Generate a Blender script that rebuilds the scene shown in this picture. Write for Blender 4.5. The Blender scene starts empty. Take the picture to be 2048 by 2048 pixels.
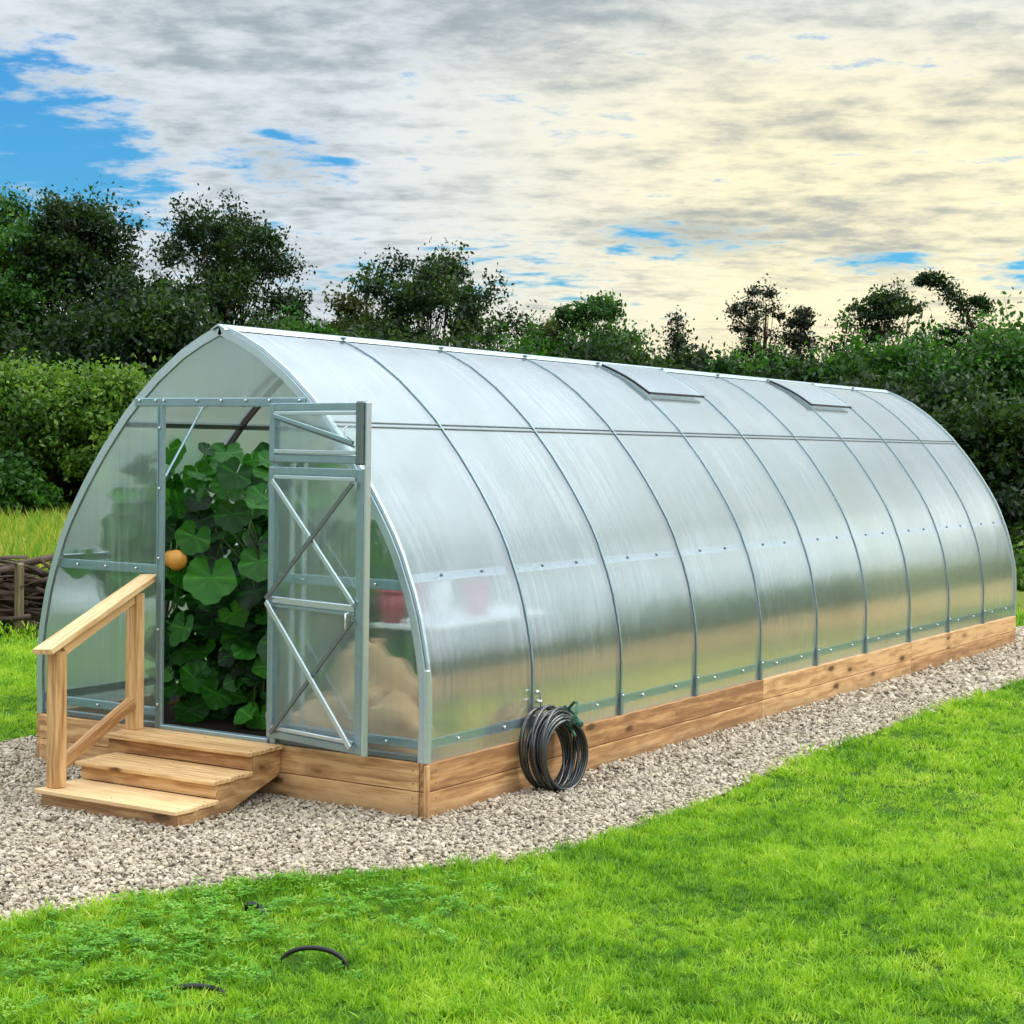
import bpy, math, random
import numpy as np
from mathutils import Vector, Matrix

S = bpy.context.scene
C = S.collection
rng = np.random.default_rng(7)
random.seed(7)

# ------------------------------------------------------------------ camera
CAM = np.array([-7.1579, -4.97, 1.8606])
YAW, PITCH, ROLL, FPX = 0.5600, -0.0373, 0.0153, 3535.6
cy, sy, cp, sp = math.cos(YAW), math.sin(YAW), math.cos(PITCH), math.sin(PITCH)
fwd = Vector((cy*cp, sy*cp, sp)); rt = Vector((sy, -cy, 0)); up = rt.cross(fwd)
r_ = rt*math.cos(ROLL) + up*math.sin(ROLL); u_ = up*math.cos(ROLL) - rt*math.sin(ROLL)
cd = bpy.data.cameras.new('camera'); cam = bpy.data.objects.new('camera', cd); C.objects.link(cam)
M = Matrix(((r_.x, u_.x, -fwd.x, CAM[0]), (r_.y, u_.y, -fwd.y, CAM[1]), (r_.z, u_.z, -fwd.z, CAM[2]), (0, 0, 0, 1)))
cam.matrix_world = M
cd.sensor_width = 36; cd.lens = 36*FPX/2048; cd.clip_start = .1; cd.clip_end = 2000
S.camera = cam

# ------------------------------------------------------------------ light
SUN_AZ, SUN_EL = math.radians(-52), math.radians(40)
sd = bpy.data.lights.new('sun', 'SUN'); sd.energy = 1.25; sd.angle = math.radians(30); sd.color = (1, .93, .8)
so = bpy.data.objects.new('sun', sd); C.objects.link(so)
sdir = Vector((math.cos(SUN_AZ)*math.cos(SUN_EL), math.sin(SUN_AZ)*math.cos(SUN_EL), math.sin(SUN_EL)))
so.rotation_euler = sdir.to_track_quat('Z', 'Y').to_euler(); so.location = (0, -5, 12)
S.view_settings.view_transform = 'Standard'; S.view_settings.look = 'None'
S.view_settings.exposure = 0.34; S.view_settings.gamma = 1
S.cycles.max_bounces = 10; S.cycles.transmission_bounces = 8; S.cycles.transparent_max_bounces = 12
S.cycles.diffuse_bounces = 3; S.cycles.glossy_bounces = 3
S.cycles.caustics_reflective = False; S.cycles.sample_clamp_indirect = 6


class NT:
    """tiny node-tree expression helper"""
    def __init__(s, t): s.t = t; s.n = t.nodes; s.l = t.links
    def new(s, k, **kw):
        n = s.n.new(k)
        for a, b in kw.items(): setattr(n, a, b)
        return n
    def put(s, sock, v):
        if isinstance(v, bpy.types.NodeSocket): s.l.new(v, sock)
        elif v is not None:
            if isinstance(v, (tuple, list)) and len(v) == 3 and sock.type == 'RGBA': v = (*v, 1)
            sock.default_value = v
    def m(s, op, a, b=None, c=None, clamp=False):
        n = s.new('ShaderNodeMath', operation=op, use_clamp=clamp)
        for i, v in enumerate((a, b, c)):
            if v is not None: s.put(n.inputs[i], v)
        return n.outputs[0]
    def vm(s, op, a, b=None, scale=None):
        n = s.new('ShaderNodeVectorMath', operation=op); s.put(n.inputs[0], a)
        if b is not None: s.put(n.inputs[1], b)
        if scale is not None: s.put(n.inputs['Scale'], scale)
        return n.outputs[0]
    def noise(s, vec, scale, detail=4, rough=.5, dist=0, out='Fac'):
        n = s.new('ShaderNodeTexNoise'); s.put(n.inputs['Vector'], vec)
        n.inputs['Scale'].default_value = scale; n.inputs['Detail'].default_value = detail
        n.inputs['Roughness'].default_value = rough; n.inputs['Distortion'].default_value = dist
        return n.outputs[out]
    def mix(s, f, a, b, mode='MIX'):
        n = s.new('ShaderNodeMix', data_type='RGBA', blend_type=mode); s.put(n.inputs[0], f)
        s.put(n.inputs[6], a); s.put(n.inputs[7], b); return n.outputs[2]
    def sstep(s, v, a, b, lo=0., hi=1.):
        n = s.new('ShaderNodeMapRange', interpolation_type='SMOOTHSTEP'); s.put(n.inputs[0], v)
        for i, q in enumerate((a, b, lo, hi)): s.put(n.inputs[i+1], q)
        return n.outputs[0]
    def ramp(s, f, stops):
        n = s.new('ShaderNodeValToRGB'); s.put(n.inputs[0], f); e = n.color_ramp.elements
        while len(e) < len(stops): e.new(.5)
        for q, (p, c) in zip(e, stops): q.position = p; q.color = (*c, 1)
        return n.outputs[0]
    def xyz(s, x, y, z):
        n = s.new('ShaderNodeCombineXYZ')
        for i, v in enumerate((x, y, z)): s.put(n.inputs[i], v)
        return n.outputs[0]
    def sep(s, v):
        n = s.new('ShaderNodeSeparateXYZ'); s.put(n.inputs[0], v); return n.outputs
    def scl(s, v, x, y, z): return s.vm('MULTIPLY', v, (x, y, z))


# ------------------------------------------------------------------ sky
w = bpy.data.worlds.new('World'); S.world = w; w.use_nodes = True
T = NT(w.node_tree); T.n.clear()
gen = T.new('ShaderNodeTexCoord').outputs['Generated']
X, Y, Z = T.sep(gen)
az = T.m('SUBTRACT', T.m('ARCTAN2', Y, X), YAW)          # + is left of the view axis
el = T.m('ARCSINE', Z)
sky = T.new('ShaderNodeTexSky', sky_type='NISHITA', sun_disc=False)
sky.sun_elevation = SUN_EL; sky.sun_rotation = math.pi/2 - SUN_AZ; sky.air_density = 1.3; sky.dust_density = .6
blue = T.mix(1., T.vm('SCALE', sky.outputs[0], scale=.12), (.17, .58, .98), 'MULTIPLY')
den = T.m('ADD', T.m('MAXIMUM', Z, 0), .10)
P = T.xyz(T.m('DIVIDE', X, den), T.m('DIVIDE', Y, den), 0.)
ca, sa = math.cos(YAW-.05), math.sin(YAW-.05)
Pr = T.xyz(T.m('ADD', T.m('MULTIPLY', T.sep(P)[0], ca), T.m('MULTIPLY', T.sep(P)[1], sa)),
           T.m('SUBTRACT', T.m('MULTIPLY', T.sep(P)[1], ca), T.m('MULTIPLY', T.sep(P)[0], sa)), 0.)
big = T.noise(Pr, .85, 3, .5)
med = T.noise(T.scl(Pr, 1.15, .8, 1), 2.6, 8, .60, .1)
fine = T.noise(T.scl(Pr, 1.25, 1.0, 1), 6.5, 8, .62, .05)
def blob(u, v, ru, rv, soft=1.):
    a = T.m('DIVIDE', T.m('SUBTRACT', az, u), ru); b = T.m('DIVIDE', T.m('SUBTRACT', el, v), rv)
    d = T.m('ADD', T.m('MULTIPLY', a, a), T.m('MULTIPLY', b, b))
    return T.m('SUBTRACT', 1., d, clamp=True)
hole = T.m('MULTIPLY', blob(.345, .150, .200, .090), 1.05)
for (u, v, ru, rv, k) in ((.130, .158, .055, .034, .62), (.215, .125, .05, .03, .45), (-.085, .118, .075, .017, .6), (-.205, .104, .04, .012, .6),
                          (-.285, .100, .04, .014, .62), (.165, .112, .09, .022, .5), (.04, .095, .14, .030, .40), (.25, .205, .05, .02, .35)):
    hole = T.m('MAXIMUM', hole, T.m('MULTIPLY', blob(u, v, ru, rv), k))
cov = T.m('ADD', T.m('MULTIPLY', med, .45), T.m('MULTIPLY', fine, .55))
clear = T.sstep(T.m('SUBTRACT', T.m('ADD', hole, T.m('MULTIPLY', T.m('SUBTRACT', .5, cov), 4.6)), .26), 0., .64)
shade = T.m('ADD', T.m('MULTIPLY', med, .50), T.m('ADD', T.m('MULTIPLY', fine, .60), T.m('MULTIPLY', big, .30)))
shade = T.m('ADD', shade, T.m('MULTIPLY', blob(.04, .235, .26, .05), .13))     # thick grey bank
shade = T.m('ADD', shade, T.m('MULTIPLY', blob(-.12, .30, .25, .05), .10))
shade = T.m('ADD', shade, T.m('MULTIPLY', blob(-.17, .120, .16, .022), .10))
shade = T.m('ADD', shade, T.m('MULTIPLY', blob(.12, .085, .12, .03), .05))
lit = T.sstep(shade, .65, .93, 1., 0.)
# colour of the lit cloud goes from cool white (left) to warm cream (towards the sun)
warm = T.sstep(az, .14, -.16)
warm = T.m('MULTIPLY', T.m('MULTIPLY', warm, T.sstep(el, .30, .16)), T.sstep(az, -1., -.4))
bright = T.mix(warm, (.61, .66, .70), (.86, .79, .54))
dark = T.mix(warm, (.29, .35, .39), (.37, .39, .36))
cloud = T.mix(lit, dark, bright)
hz = T.sstep(el, .09, .02)
cloud = T.mix(T.m('MULTIPLY', hz, T.m('MULTIPLY', T.sstep(az, .2, -.1), .7)), cloud, (.80, .68, .44))
skyc = T.mix(clear, cloud, blue)
# sky boosted overhead, out of view, to light the scene; brighter round veiled sun
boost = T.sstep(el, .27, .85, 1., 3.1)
sunprox = T.new('ShaderNodeVectorMath', operation='DOT_PRODUCT'); T.put(sunprox.inputs[0], gen); sunprox.inputs[1].default_value = sdir
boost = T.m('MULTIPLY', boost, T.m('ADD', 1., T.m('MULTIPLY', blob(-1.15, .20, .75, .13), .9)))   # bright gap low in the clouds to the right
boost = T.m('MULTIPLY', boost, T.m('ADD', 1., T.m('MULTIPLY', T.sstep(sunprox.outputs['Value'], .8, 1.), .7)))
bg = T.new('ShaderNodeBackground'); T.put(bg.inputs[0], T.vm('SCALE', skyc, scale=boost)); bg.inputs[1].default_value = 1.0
T.l.new(bg.outputs[0], T.new('ShaderNodeOutputWorld').inputs[0])


# ------------------------------------------------------------------ materials
def mat(name):
    m = bpy.data.materials.new(name); m.use_nodes = True; t = NT(m.node_tree); t.n.clear()
    out = t.new('ShaderNodeOutputMaterial'); return m, t, out
def principled(t, col, rough=.6, metal=0., bump=None, bstr=.3, bdist=.01, spec=.5):
    p = t.new('ShaderNodeBsdfPrincipled'); t.put(p.inputs['Base Color'], col); t.put(p.inputs['Roughness'], rough)
    t.put(p.inputs['Metallic'], metal); t.put(p.inputs['Specular IOR Level'], spec)
    if bump is not None:
        b = t.new('ShaderNodeBump'); b.inputs['Strength'].default_value = bstr; b.inputs['Distance'].default_value = bdist
        t.put(b.inputs['Height'], bump); t.l.new(b.outputs[0], p.inputs['Normal'])
    return p
def objc(t):
    o = t.new('ShaderNodeTexCoord').outputs['Object']; r = t.new('ShaderNodeObjectInfo').outputs['Random']
    return t.vm('ADD', o, t.xyz(t.m('MULTIPLY', r, 31.), t.m('MULTIPLY', r, 17.), t.m('MULTIPLY', r, 7.))), r

def wood(name, light, mid, dark, knots=1.):
    m, t, out = mat(name); v, r = objc(t)
    st = t.scl(v, .55, 9, 9)
    n1 = t.noise(st, 3.2, 5, .6, 1.2); n2 = t.noise(t.scl(v, 1.5, 40, 40), 2., 3, .6)
    wv = t.new('ShaderNodeTexWave', wave_type='RINGS', rings_direction='X'); t.put(wv.inputs[0], t.scl(v, .35, 1, 1))
    wv.inputs['Scale'].default_value = 9; wv.inputs['Distortion'].default_value = 7; wv.inputs['Detail'].default_value = 3; wv.inputs['Detail Scale'].default_value = 1.1
    g = t.m('ADD', t.m('MULTIPLY', n1, .5), t.m('ADD', t.m('MULTIPLY', wv.outputs['Fac'], .12), t.m('MULTIPLY', n2, .34)))
    g = t.m('ADD', g, t.m('MULTIPLY', t.m('SUBTRACT', r, .5), .26))
    col = t.ramp(g, ((.37, light), (.49, mid), (.66, dark)))
    vo = t.new('ShaderNodeTexVoronoi', feature='F1'); t.put(vo.inputs['Vector'], t.scl(v, 2.7, 7., 7.)); vo.inputs['Scale'].default_value = 1.
    vo.inputs['Randomness'].default_value = 1.
    kc = t.sep(vo.outputs['Color'])[0]
    dd = t.m('ADD', vo.outputs['Distance'], t.m('MULTIPLY', t.m('SUBTRACT', t.noise(v, 30, 2), .5), .12))
    k = t.m('MULTIPLY', t.sstep(dd, .10, .19, 1., 0.), t.m('GREATER_THAN', kc, 1-.55*knots))
    halo = t.m('MULTIPLY', t.sstep(dd, .12, .42, .45, 0.), t.m('GREATER_THAN', kc, 1-.55*knots))
    col = t.mix(halo, col, dark); col = t.mix(t.m('MULTIPLY', k, .85), col, (.07, .03, .012))
    gp = t.new('ShaderNodeNewGeometry').outputs['Position']
    base_dark = t.m('MULTIPLY', t.sstep(t.m('ADD', t.sep(gp)[2], t.m('MULTIPLY', t.m('SUBTRACT', t.noise(gp, 3.5, 4), .5), .18)), .02, .12, 1., 0.), .45)  # boards turn unevenly darker towards the ground
    col = t.mix(base_dark, col, t.mix(.5, dark, (.14, .11, .08)))
    stn = t.sstep(t.noise(gp, 1.3, 4, .6), .52, .75)
    col = t.mix(t.m('MULTIPLY', stn, .3), col, dark)
    p = principled(t, col, .62, 0, t.m('ADD', t.m('MULTIPLY', n1, .5), n2), .10, .002, .3); t.l.new(p.outputs[0], out.inputs[0]); return m
M_wood = wood('plinth_wood', (.69, .43, .20), (.50, .275, .115), (.28, .135, .055))
M_tread = wood('tread_wood', (.82, .57, .30), (.66, .41, .18), (.40, .21, .08), .5)
M_rail = wood('rail_wood', (.74, .47, .22), (.59, .34, .14), (.34, .165, .06), .7)
M_post_old = wood('old_post_wood', (.30, .25, .13), (.22, .17, .09), (.11, .08, .04), .3)

def metal(name, c, rough=.42, var=.15):
    m, t, out = mat(name); v, r = objc(t)
    n = t.noise(v, 9, 5, .6); col = t.mix(t.m('MULTIPLY', n, var*3), c, tuple(x*.55 for x in c))
    vo = t.new('ShaderNodeTexVoronoi', feature='F1'); t.put(vo.inputs['Vector'], v); vo.inputs['Scale'].default_value = 60
    col = t.mix(.12, col, vo.outputs['Color'], 'SOFT_LIGHT')
    p = principled(t, col, t.m('ADD', rough-.1, t.m('MULTIPLY', n, .25)), .75, n, .08, .002)
    t.l.new(p.outputs[0], out.inputs[0]); return m
M_metal = metal('galvanised_steel', (.33, .46, .51), .36)
M_metalb = metal('bright_steel', (.62, .73, .77), .30)
M_metald = metal('dull_steel', (.20, .24, .24), .5)
M_pipe = metal('brown_pipe', (.13, .095, .085), .55)
M_bolt = metal('bolt_steel', (.85, .87, .88), .25)

def poly(name, haze=.42, clarity=.3, tint=(.86, .93, .93), gloss=.16, ior=1.14, rr=.40, sdir_=(16, .8, .8), f0=.27):
    """multiwall sheet: sky gloss + milky scattering + blurred see-through, fine vertical flutes"""
    m, t, out = mat(name)
    v = t.new('ShaderNodeNewGeometry').outputs['Position']; ob = t.new('ShaderNodeTexCoord').outputs['Object']
    wx = t.m('SINE', t.m('MULTIPLY', t.m('ADD', t.sep(v)[0], t.sep(v)[1]), 2*math.pi/.011))
    streak = t.noise(t.scl(v, *sdir_), 2.2, 5, .65)
    streak = t.sstep(streak, .36, .66)
    patchy = t.sstep(t.noise(t.scl(v, 1.5, .6, .6), 1.3, 4, .6), .35, .7)
    fog = t.noise(t.scl(v, 1., 1., .55), 1.7, 4, .55)
    b = t.new('ShaderNodeBump'); b.inputs['Strength'].default_value = .25; b.inputs['Distance'].default_value = .003
    t.put(b.inputs['Height'], t.m('ADD', t.m('MULTIPLY', t.noise(v, 2.5, 3), 4.), t.m('MULTIPLY', streak, .12)))
    tr = t.new('ShaderNodeBsdfTranslucent'); t.put(tr.inputs[0], tint)
    df = t.new('ShaderNodeBsdfDiffuse'); t.put(df.inputs[0], tint)
    rf = t.new('ShaderNodeBsdfRefraction'); t.put(rf.inputs['Color'], tuple(.5+.5*x for x in tint)); rf.inputs['Roughness'].default_value = rr
    rf.inputs['IOR'].default_value = ior
    tp = t.new('ShaderNodeBsdfTransparent'); t.put(tp.inputs[0], tuple(.4+.6*x for x in tint))
    gl = t.new('ShaderNodeBsdfGlossy'); gl.inputs['Roughness'].default_value = gloss; t.put(gl.inputs[0], (.88, .95, 1.))
    t.l.new(b.outputs[0], gl.inputs['Normal'])
    def mx(f, a, c):
        n = t.new('ShaderNodeMixShader'); t.put(n.inputs[0], f); t.l.new(a, n.inputs[1]); t.l.new(c, n.inputs[2]); return n.outputs[0]
    see = mx(clarity, rf.outputs[0], tp.outputs[0])
    milk = mx(.30, tr.outputs[0], df.outputs[0])
    hz_ = t.m('ADD', haze-.1, t.m('ADD', t.m('MULTIPLY', t.m('MULTIPLY', streak, patchy), .20), t.m('MULTIPLY', fog, .14)), clamp=True)
    body = mx(hz_, see, milk)
    fr = t.new('ShaderNodeLayerWeight'); fr.inputs['Blend'].default_value = .5
    f = t.m('ADD', f0, t.m('MULTIPLY', t.m('POWER', fr.outputs['Facing'], 3.2), .85), clamp=True)
    f = t.m('MULTIPLY', f, t.m('ADD', .86, t.m('MULTIPLY', t.m('MULTIPLY', streak, patchy), .28)))
    body = mx(f, body, gl.outputs[0]); t.l.new(body, out.inputs[0]); return m
M_poly = poly('polycarbonate_side', .30, .12, (.84, .93, .98), gloss=.17, ior=1.09, rr=.5)
M_gable = poly('polycarbonate_gable', .11, .55, (.84, .96, .96), .2, ior=1.08, rr=.3, sdir_=(.8, 16, .8), f0=.085)

def plain(name, c, rough=.6, var=.2, spec=.4, scale=6):
    m, t, out = mat(name); v, r = objc(t); n = t.noise(v, scale, 5, .6)
    col = t.mix(n, tuple(x*(1+var) for x in c), tuple(x*(1-var*1.5) for x in c))
    p = principled(t, col, rough, 0, n, .3, .01, spec); t.l.new(p.outputs[0], out.inputs[0]); return m
M_hose = plain('rubber_hose', (.022, .026, .026), .20, .2, .9, 20)
M_green_strap = plain('green_strap', (.03, .12, .07), .4)
M_humus = plain('dark_humus', (.018, .012, .007), .95, .5, .1, 12)
M_black = plain('black_rubber', (.012, .012, .012), .5)
M_white = plain('white_plastic', (.75, .78, .78), .35, .05)
M_red = plain('red_plastic', (.45, .05, .06), .4)
M_crate = plain('green_plastic', (.01, .09, .06), .4)
M_sack = plain('burlap', (.60, .38, .20), .9, .25, .1, 9)
M_soil = plain('soil', (.62, .40, .10), .95, .6, .1, 5)
M_bark = plain('bark', (.06, .045, .03), .9, .5, .1, 14)
M_brush = plain('brushwood', (.11, .072, .055), .8, .66, .3, 2.2)
M_dark_frame = plain('dark_vent_frame', (.03, .03, .035), .45)
M_vine = plain('vine_stem', (.10, .17, .05), .7)

def leafmat(name, cols, trans=.35, rough=.5, spec=.3, tsat=None):
    m, t, out = mat(name)
    a = t.new('ShaderNodeAttribute'); a.attribute_name = 'tint'
    col = t.ramp(a.outputs['Fac'], [(i/(len(cols)-1), c) for i, c in enumerate(cols)])
    p = principled(t, col, rough, spec=spec)
    tr = t.new('ShaderNodeBsdfTranslucent'); t.put(tr.inputs[0], t.mix(1., col, tsat or (1.5, 1.6, .6), 'MULTIPLY'))
    x = t.new('ShaderNodeMixShader'); x.inputs[0].default_value = trans
    t.l.new(p.outputs[0], x.inputs[1]); t.l.new(tr.outputs[0], x.inputs[2]); t.l.new(x.outputs[0], out.inputs[0]); return m
M_leaf_dark = leafmat('dark_leaves', [(.004, .016, .006), (.012, .035, .010), (.03, .07, .012), (.055, .10, .018)])
M_leaf_mid = leafmat('mid_leaves', [(.012, .040, .008), (.028, .095, .014), (.05, .15, .02), (.10, .22, .03)])
M_leaf_light = leafmat('light_leaves', [(.03, .08, .012), (.07, .16, .02), (.13, .24, .03), (.22, .32, .05)])
M_leaf_olive = leafmat('olive_leaves', [(.03, .045, .012), (.06, .08, .02), (.10, .11, .03), (.16, .15, .04)])
M_needle = leafmat('conifer_needles', [(.006, .014, .008), (.012, .026, .012), (.03, .035, .015), (.045, .05, .02)], .15)
M_pump = leafmat('pumpkin_leaves', [(.003, .018, .003), (.016, .095, .008), (.05, .24, .016), (.16, .46, .06)], .32, .45, .3)
M_meadow = leafmat('meadow_stems', [(.03, .11, .01), (.11, .25, .02), (.30, .36, .04), (.60, .48, .14)], .35, .7)

def fruitmat():
    m, t, out = mat('squash_skin'); v, r = objc(t)
    n = t.noise(v, 14, 4); col = t.mix(n, (.90, .42, .07), (.75, .30, .04))
    p = principled(t, col, .4); t.l.new(p.outputs[0], out.inputs[0]); return m
M_fruit = fruitmat()

def grassmat(name, gain=1.):
    m, t, out = mat(name)
    pos = t.new('ShaderNodeNewGeometry').outputs['Position']; oi = t.new('ShaderNodeObjectInfo')
    loc = oi.outputs['Location']
    patch = t.noise(t.scl(pos, 1, 1, 0), 1.1, 3, .6); p2 = t.noise(t.scl(pos, 1, 1, 0), 5., 2, .6)
    a = t.new('ShaderNodeAttribute'); a.attribute_name = 'tint'
    f = t.m('ADD', t.m('MULTIPLY', t.m('SUBTRACT', patch, .5), 1.3), t.m('ADD', t.m('MULTIPLY', oi.outputs['Random'], .32), t.m('MULTIPLY', a.outputs['Fac'], .4)))
    f = t.m('ADD', f, t.m('MULTIPLY', t.m('SUBTRACT', p2, .5), .8))
    g = lambda c: tuple(x*gain for x in c)
    col = t.ramp(f, ((-.0, g((.06, .20, .012))), (.24, g((.20, .43, .014))), (.50, g((.37, .60, .03))), (.85, g((.60, .70, .11)))))
    p = principled(t, col, .5, spec=.3)
    tr = t.new('ShaderNodeBsdfTranslucent'); t.put(tr.inputs[0], t.mix(1., col, (1.2, 1.2, .6), 'MULTIPLY'))
    x = t.new('ShaderNodeMixShader'); x.inputs[0].default_value = .4
    t.l.new(p.outputs[0], x.inputs[1]); t.l.new(tr.outputs[0], x.inputs[2]); t.l.new(x.outputs[0], out.inputs[0]); return m
M_grass = grassmat('grass_blades', .94)
M_clover = leafmat('clover_leaves', [(.03, .15, .006), (.07, .25, .008), (.12, .32, .012), (.24, .42, .06)], .25)

def lawnground():
    m, t, out = mat('lawn_ground'); pos = t.new('ShaderNodeNewGeometry').outputs['Position']
    n = t.noise(pos, 3, 6, .7); n2 = t.noise(pos, 60, 3, .7)
    col = t.ramp(t.m('ADD', t.m('MULTIPLY', n, .5), t.m('MULTIPLY', n2, .5)), ((.3, (.02, .05, .006)), (.55, (.05, .12, .010)), (.75, (.10, .20, .02))))
    p = principled(t, col, .9, 0, n2, .6, .03, .1); t.l.new(p.outputs[0], out.inputs[0]); return m
M_lawn = lawnground()
def gravelground():
    m, t, out = mat('gravel_bed'); pos = t.new('ShaderNodeNewGeometry').outputs['Position']
    vo = t.new('ShaderNodeTexVoronoi'); t.put(vo.inputs['Vector'], pos); vo.inputs['Scale'].default_value = 45
    col = t.mix(t.sep(vo.outputs['Color'])[0], (.20, .17, .13), (.40, .35, .28)); col = t.mix(t.sstep(vo.outputs['Distance'], .3, .8), col, (.06, .05, .04))
    p = principled(t, col, .9, 0, vo.outputs['Distance'], .8, .02, .2); t.l.new(p.outputs[0], out.inputs[0]); return m
M_gravelbed = gravelground()
def stonemat():
    m, t, out = mat('crushed_stone'); oi = t.new('ShaderNodeObjectInfo').outputs['Random']
    pos = t.new('ShaderNodeNewGeometry').outputs['Position']
    n = t.noise(pos, 90, 3)
    c = t.ramp(oi, ((0., (.20, .16, .11)), (.3, (.45, .375, .27)), (.6, (.60, .505, .37)), (.8, (.43, .37, .30)), (1., (.76, .67, .52))))
    c = t.mix(t.m('MULTIPLY', n, .4), c, (.30, .25, .19))
    p = principled(t, c, .85, 0, n, .3, .004, .25); t.l.new(p.outputs[0], out.inputs[0]); return m
M_stone = stonemat()
def bankmat():
    m, t, out = mat('meadow_soil'); pos = t.new('ShaderNodeNewGeometry').outputs['Position']
    n = t.noise(pos, 1.2, 5); col = t.mix(n, (.06, .10, .015), (.22, .22, .05))
    p = principled(t, col, .9, spec=.1); t.l.new(p.outputs[0], out.inputs[0]); return m
M_bank = bankmat()


# ------------------------------------------------------------------ mesh helpers
def npmesh(name, verts, quads=None, tris=None, tint=None, smooth=False):
    me = bpy.data.meshes.new(name); verts = np.asarray(verts, np.float32)
    loops = []; starts = []; totals = []; k = 0
    if quads is not None and len(quads):
        q = np.asarray(quads, np.int32); loops.append(q.ravel()); starts.append(np.arange(len(q))*4); totals.append(np.full(len(q), 4)); k = len(q)*4
    if tris is not None and len(tris):
        q = np.asarray(tris, np.int32); loops.append(q.ravel()); starts.append(k+np.arange(len(q))*3); totals.append(np.full(len(q), 3))
    loops = np.concatenate(loops).astype(np.int32); starts = np.concatenate(starts).astype(np.int32); totals = np.concatenate(totals).astype(np.int32)
    me.vertices.add(len(verts)); me.vertices.foreach_set('co', verts.ravel())
    me.loops.add(len(loops)); me.loops.foreach_set('vertex_index', loops)
    me.polygons.add(len(starts)); me.polygons.foreach_set('loop_start', starts); me.polygons.foreach_set('loop_total', totals)
    if smooth: me.polygons.foreach_set('use_smooth', np.ones(len(starts), bool))
    if tint is not None:
        a = me.attributes.new('tint', 'FLOAT', 'POINT'); a.data.foreach_set('value', np.asarray(tint, np.float32))
    me.update(calc_edges=True); me.validate(); return me
def obj(name, me, m, parent=None, loc=None):
    o = bpy.data.objects.new(name, me); C.objects.link(o)
    if m is not None: me.materials.append(m)
    if parent is not None: o.parent = parent
    if loc is not None: o.location = loc
    return o
def tag(o, label, cat, group=None, kind=None):
    if label: o['label'] = label
    if cat: o['category'] = cat
    if group: o['group'] = group
    if kind: o['kind'] = kind
    return o
def empty(name, loc, label, cat, group=None):
    o = bpy.data.objects.new(name, None); C.objects.link(o); o.location = loc; o.empty_display_size = .1
    return tag(o, label, cat, group)

class MB:
    def __init__(s): s.v = []; s.f = []
    def add(s, vs, fs):
        b = len(s.v); s.v += [tuple(map(float, x)) for x in vs]; s.f += [tuple(b+i for i in f) for f in fs]; return s
    def box(s, c, h, R=None, bev=0):
        vs = []
        c = Vector(c); b = bev
        if bev <= 0:
            for sx in (-1, 1):
                for sy_ in (-1, 1):
                    for sz in (-1, 1):
                        p = Vector((sx*h[0], sy_*h[1], sz*h[2])); vs.append(c+(R@p if R else p))
            fs = [(0, 1, 3, 2), (4, 6, 7, 5), (0, 4, 5, 1), (2, 3, 7, 6), (0, 2, 6, 4), (1, 5, 7, 3)]
            return s.add(vs, fs)
        # chamfered box
        idx = {}
        for ax in range(3):
            for sg in (-1, 1):
                for a in (-1, 1):
                    for d in (-1, 1):
                        q = [0, 0, 0]; o1, o2 = [i for i in range(3) if i != ax]
                        q[ax] = sg*h[ax]; q[o1] = a*(h[o1]-b); q[o2] = d*(h[o2]-b)
                        p = Vector(q); idx[(ax, sg, a, d)] = len(vs); vs.append(c+(R@p if R else p))
        fs = []
        for ax in range(3):
            for sg in (-1, 1):
                f = [idx[(ax, sg, a, d)] for a, d in ((-1, -1), (1, -1), (1, 1), (-1, 1))]
                fs.append(f if (sg > 0) != (ax == 1) else f[::-1])
        def key(ax, sg):  # vertex on face ax with the signs of the three axes
            o1, o2 = [i for i in range(3) if i != ax]; return (ax, sg[ax], sg[o1], sg[o2])
        for ax in range(3):           # edges parallel to ax
            o1, o2 = [i for i in range(3) if i != ax]
            for a in (-1, 1):
                for d in (-1, 1):
                    g0 = [0, 0, 0]; g0[ax] = -1; g0[o1] = a; g0[o2] = d; g1 = list(g0); g1[ax] = 1
                    fs.append((idx[key(o1, g0)], idx[key(o1, g1)], idx[key(o2, g1)], idx[key(o2, g0)]))
        for a in (-1, 1):
            for d in (-1, 1):
                for e in (-1, 1): g = (a, d, e); fs.append((idx[key(0, g)], idx[key(1, g)], idx[key(2, g)]))
        return s.add(vs, fs)
    def tube(s, pts, rad, n=8, cap=True, closed=False):
        pts = [Vector(p) for p in pts]; N = len(pts)
        rads = rad if hasattr(rad, '__len__') else [rad]*N
        prev = None; rings = []
        for i, p in enumerate(pts):
            if closed: d = pts[(i+1) % N]-pts[i-1]
            else: d = pts[min(i+1, N-1)]-pts[max(i-1, 0)]
            d.normalize()
            if prev is None: a = d.orthogonal().normalized()
            else: a = (prev - d*prev.dot(d)).normalized()
            prev = a; b = d.cross(a)
            rings.append([p+(a*math.cos(2*math.pi*k/n)+b*math.sin(2*math.pi*k/n))*rads[i] for k in range(n)])
        vs = [v for r in rings for v in r]; fs = []
        for i in range(N if closed else N-1):
            j = (i+1) % N
            for k in range(n): fs.append((i*n+k, i*n+(k+1) % n, j*n+(k+1) % n, j*n+k))
        if cap and not closed: fs += [tuple(range(n))[::-1], tuple((N-1)*n+k for k in range(n))]
        return s.add(vs, fs)
    def build(s, name, m, parent=None, smooth=False, loc=None):
        me = bpy.data.meshes.new(name); me.from_pydata(s.v, [], s.f); 
        import bmesh
        bm = bmesh.new(); bm.from_mesh(me); bmesh.ops.recalc_face_normals(bm, faces=bm.faces); bm.to_mesh(me); bm.free()
        if smooth:
            for p in me.polygons: p.use_smooth = True
        return obj(name, me, m, parent, loc)

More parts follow.
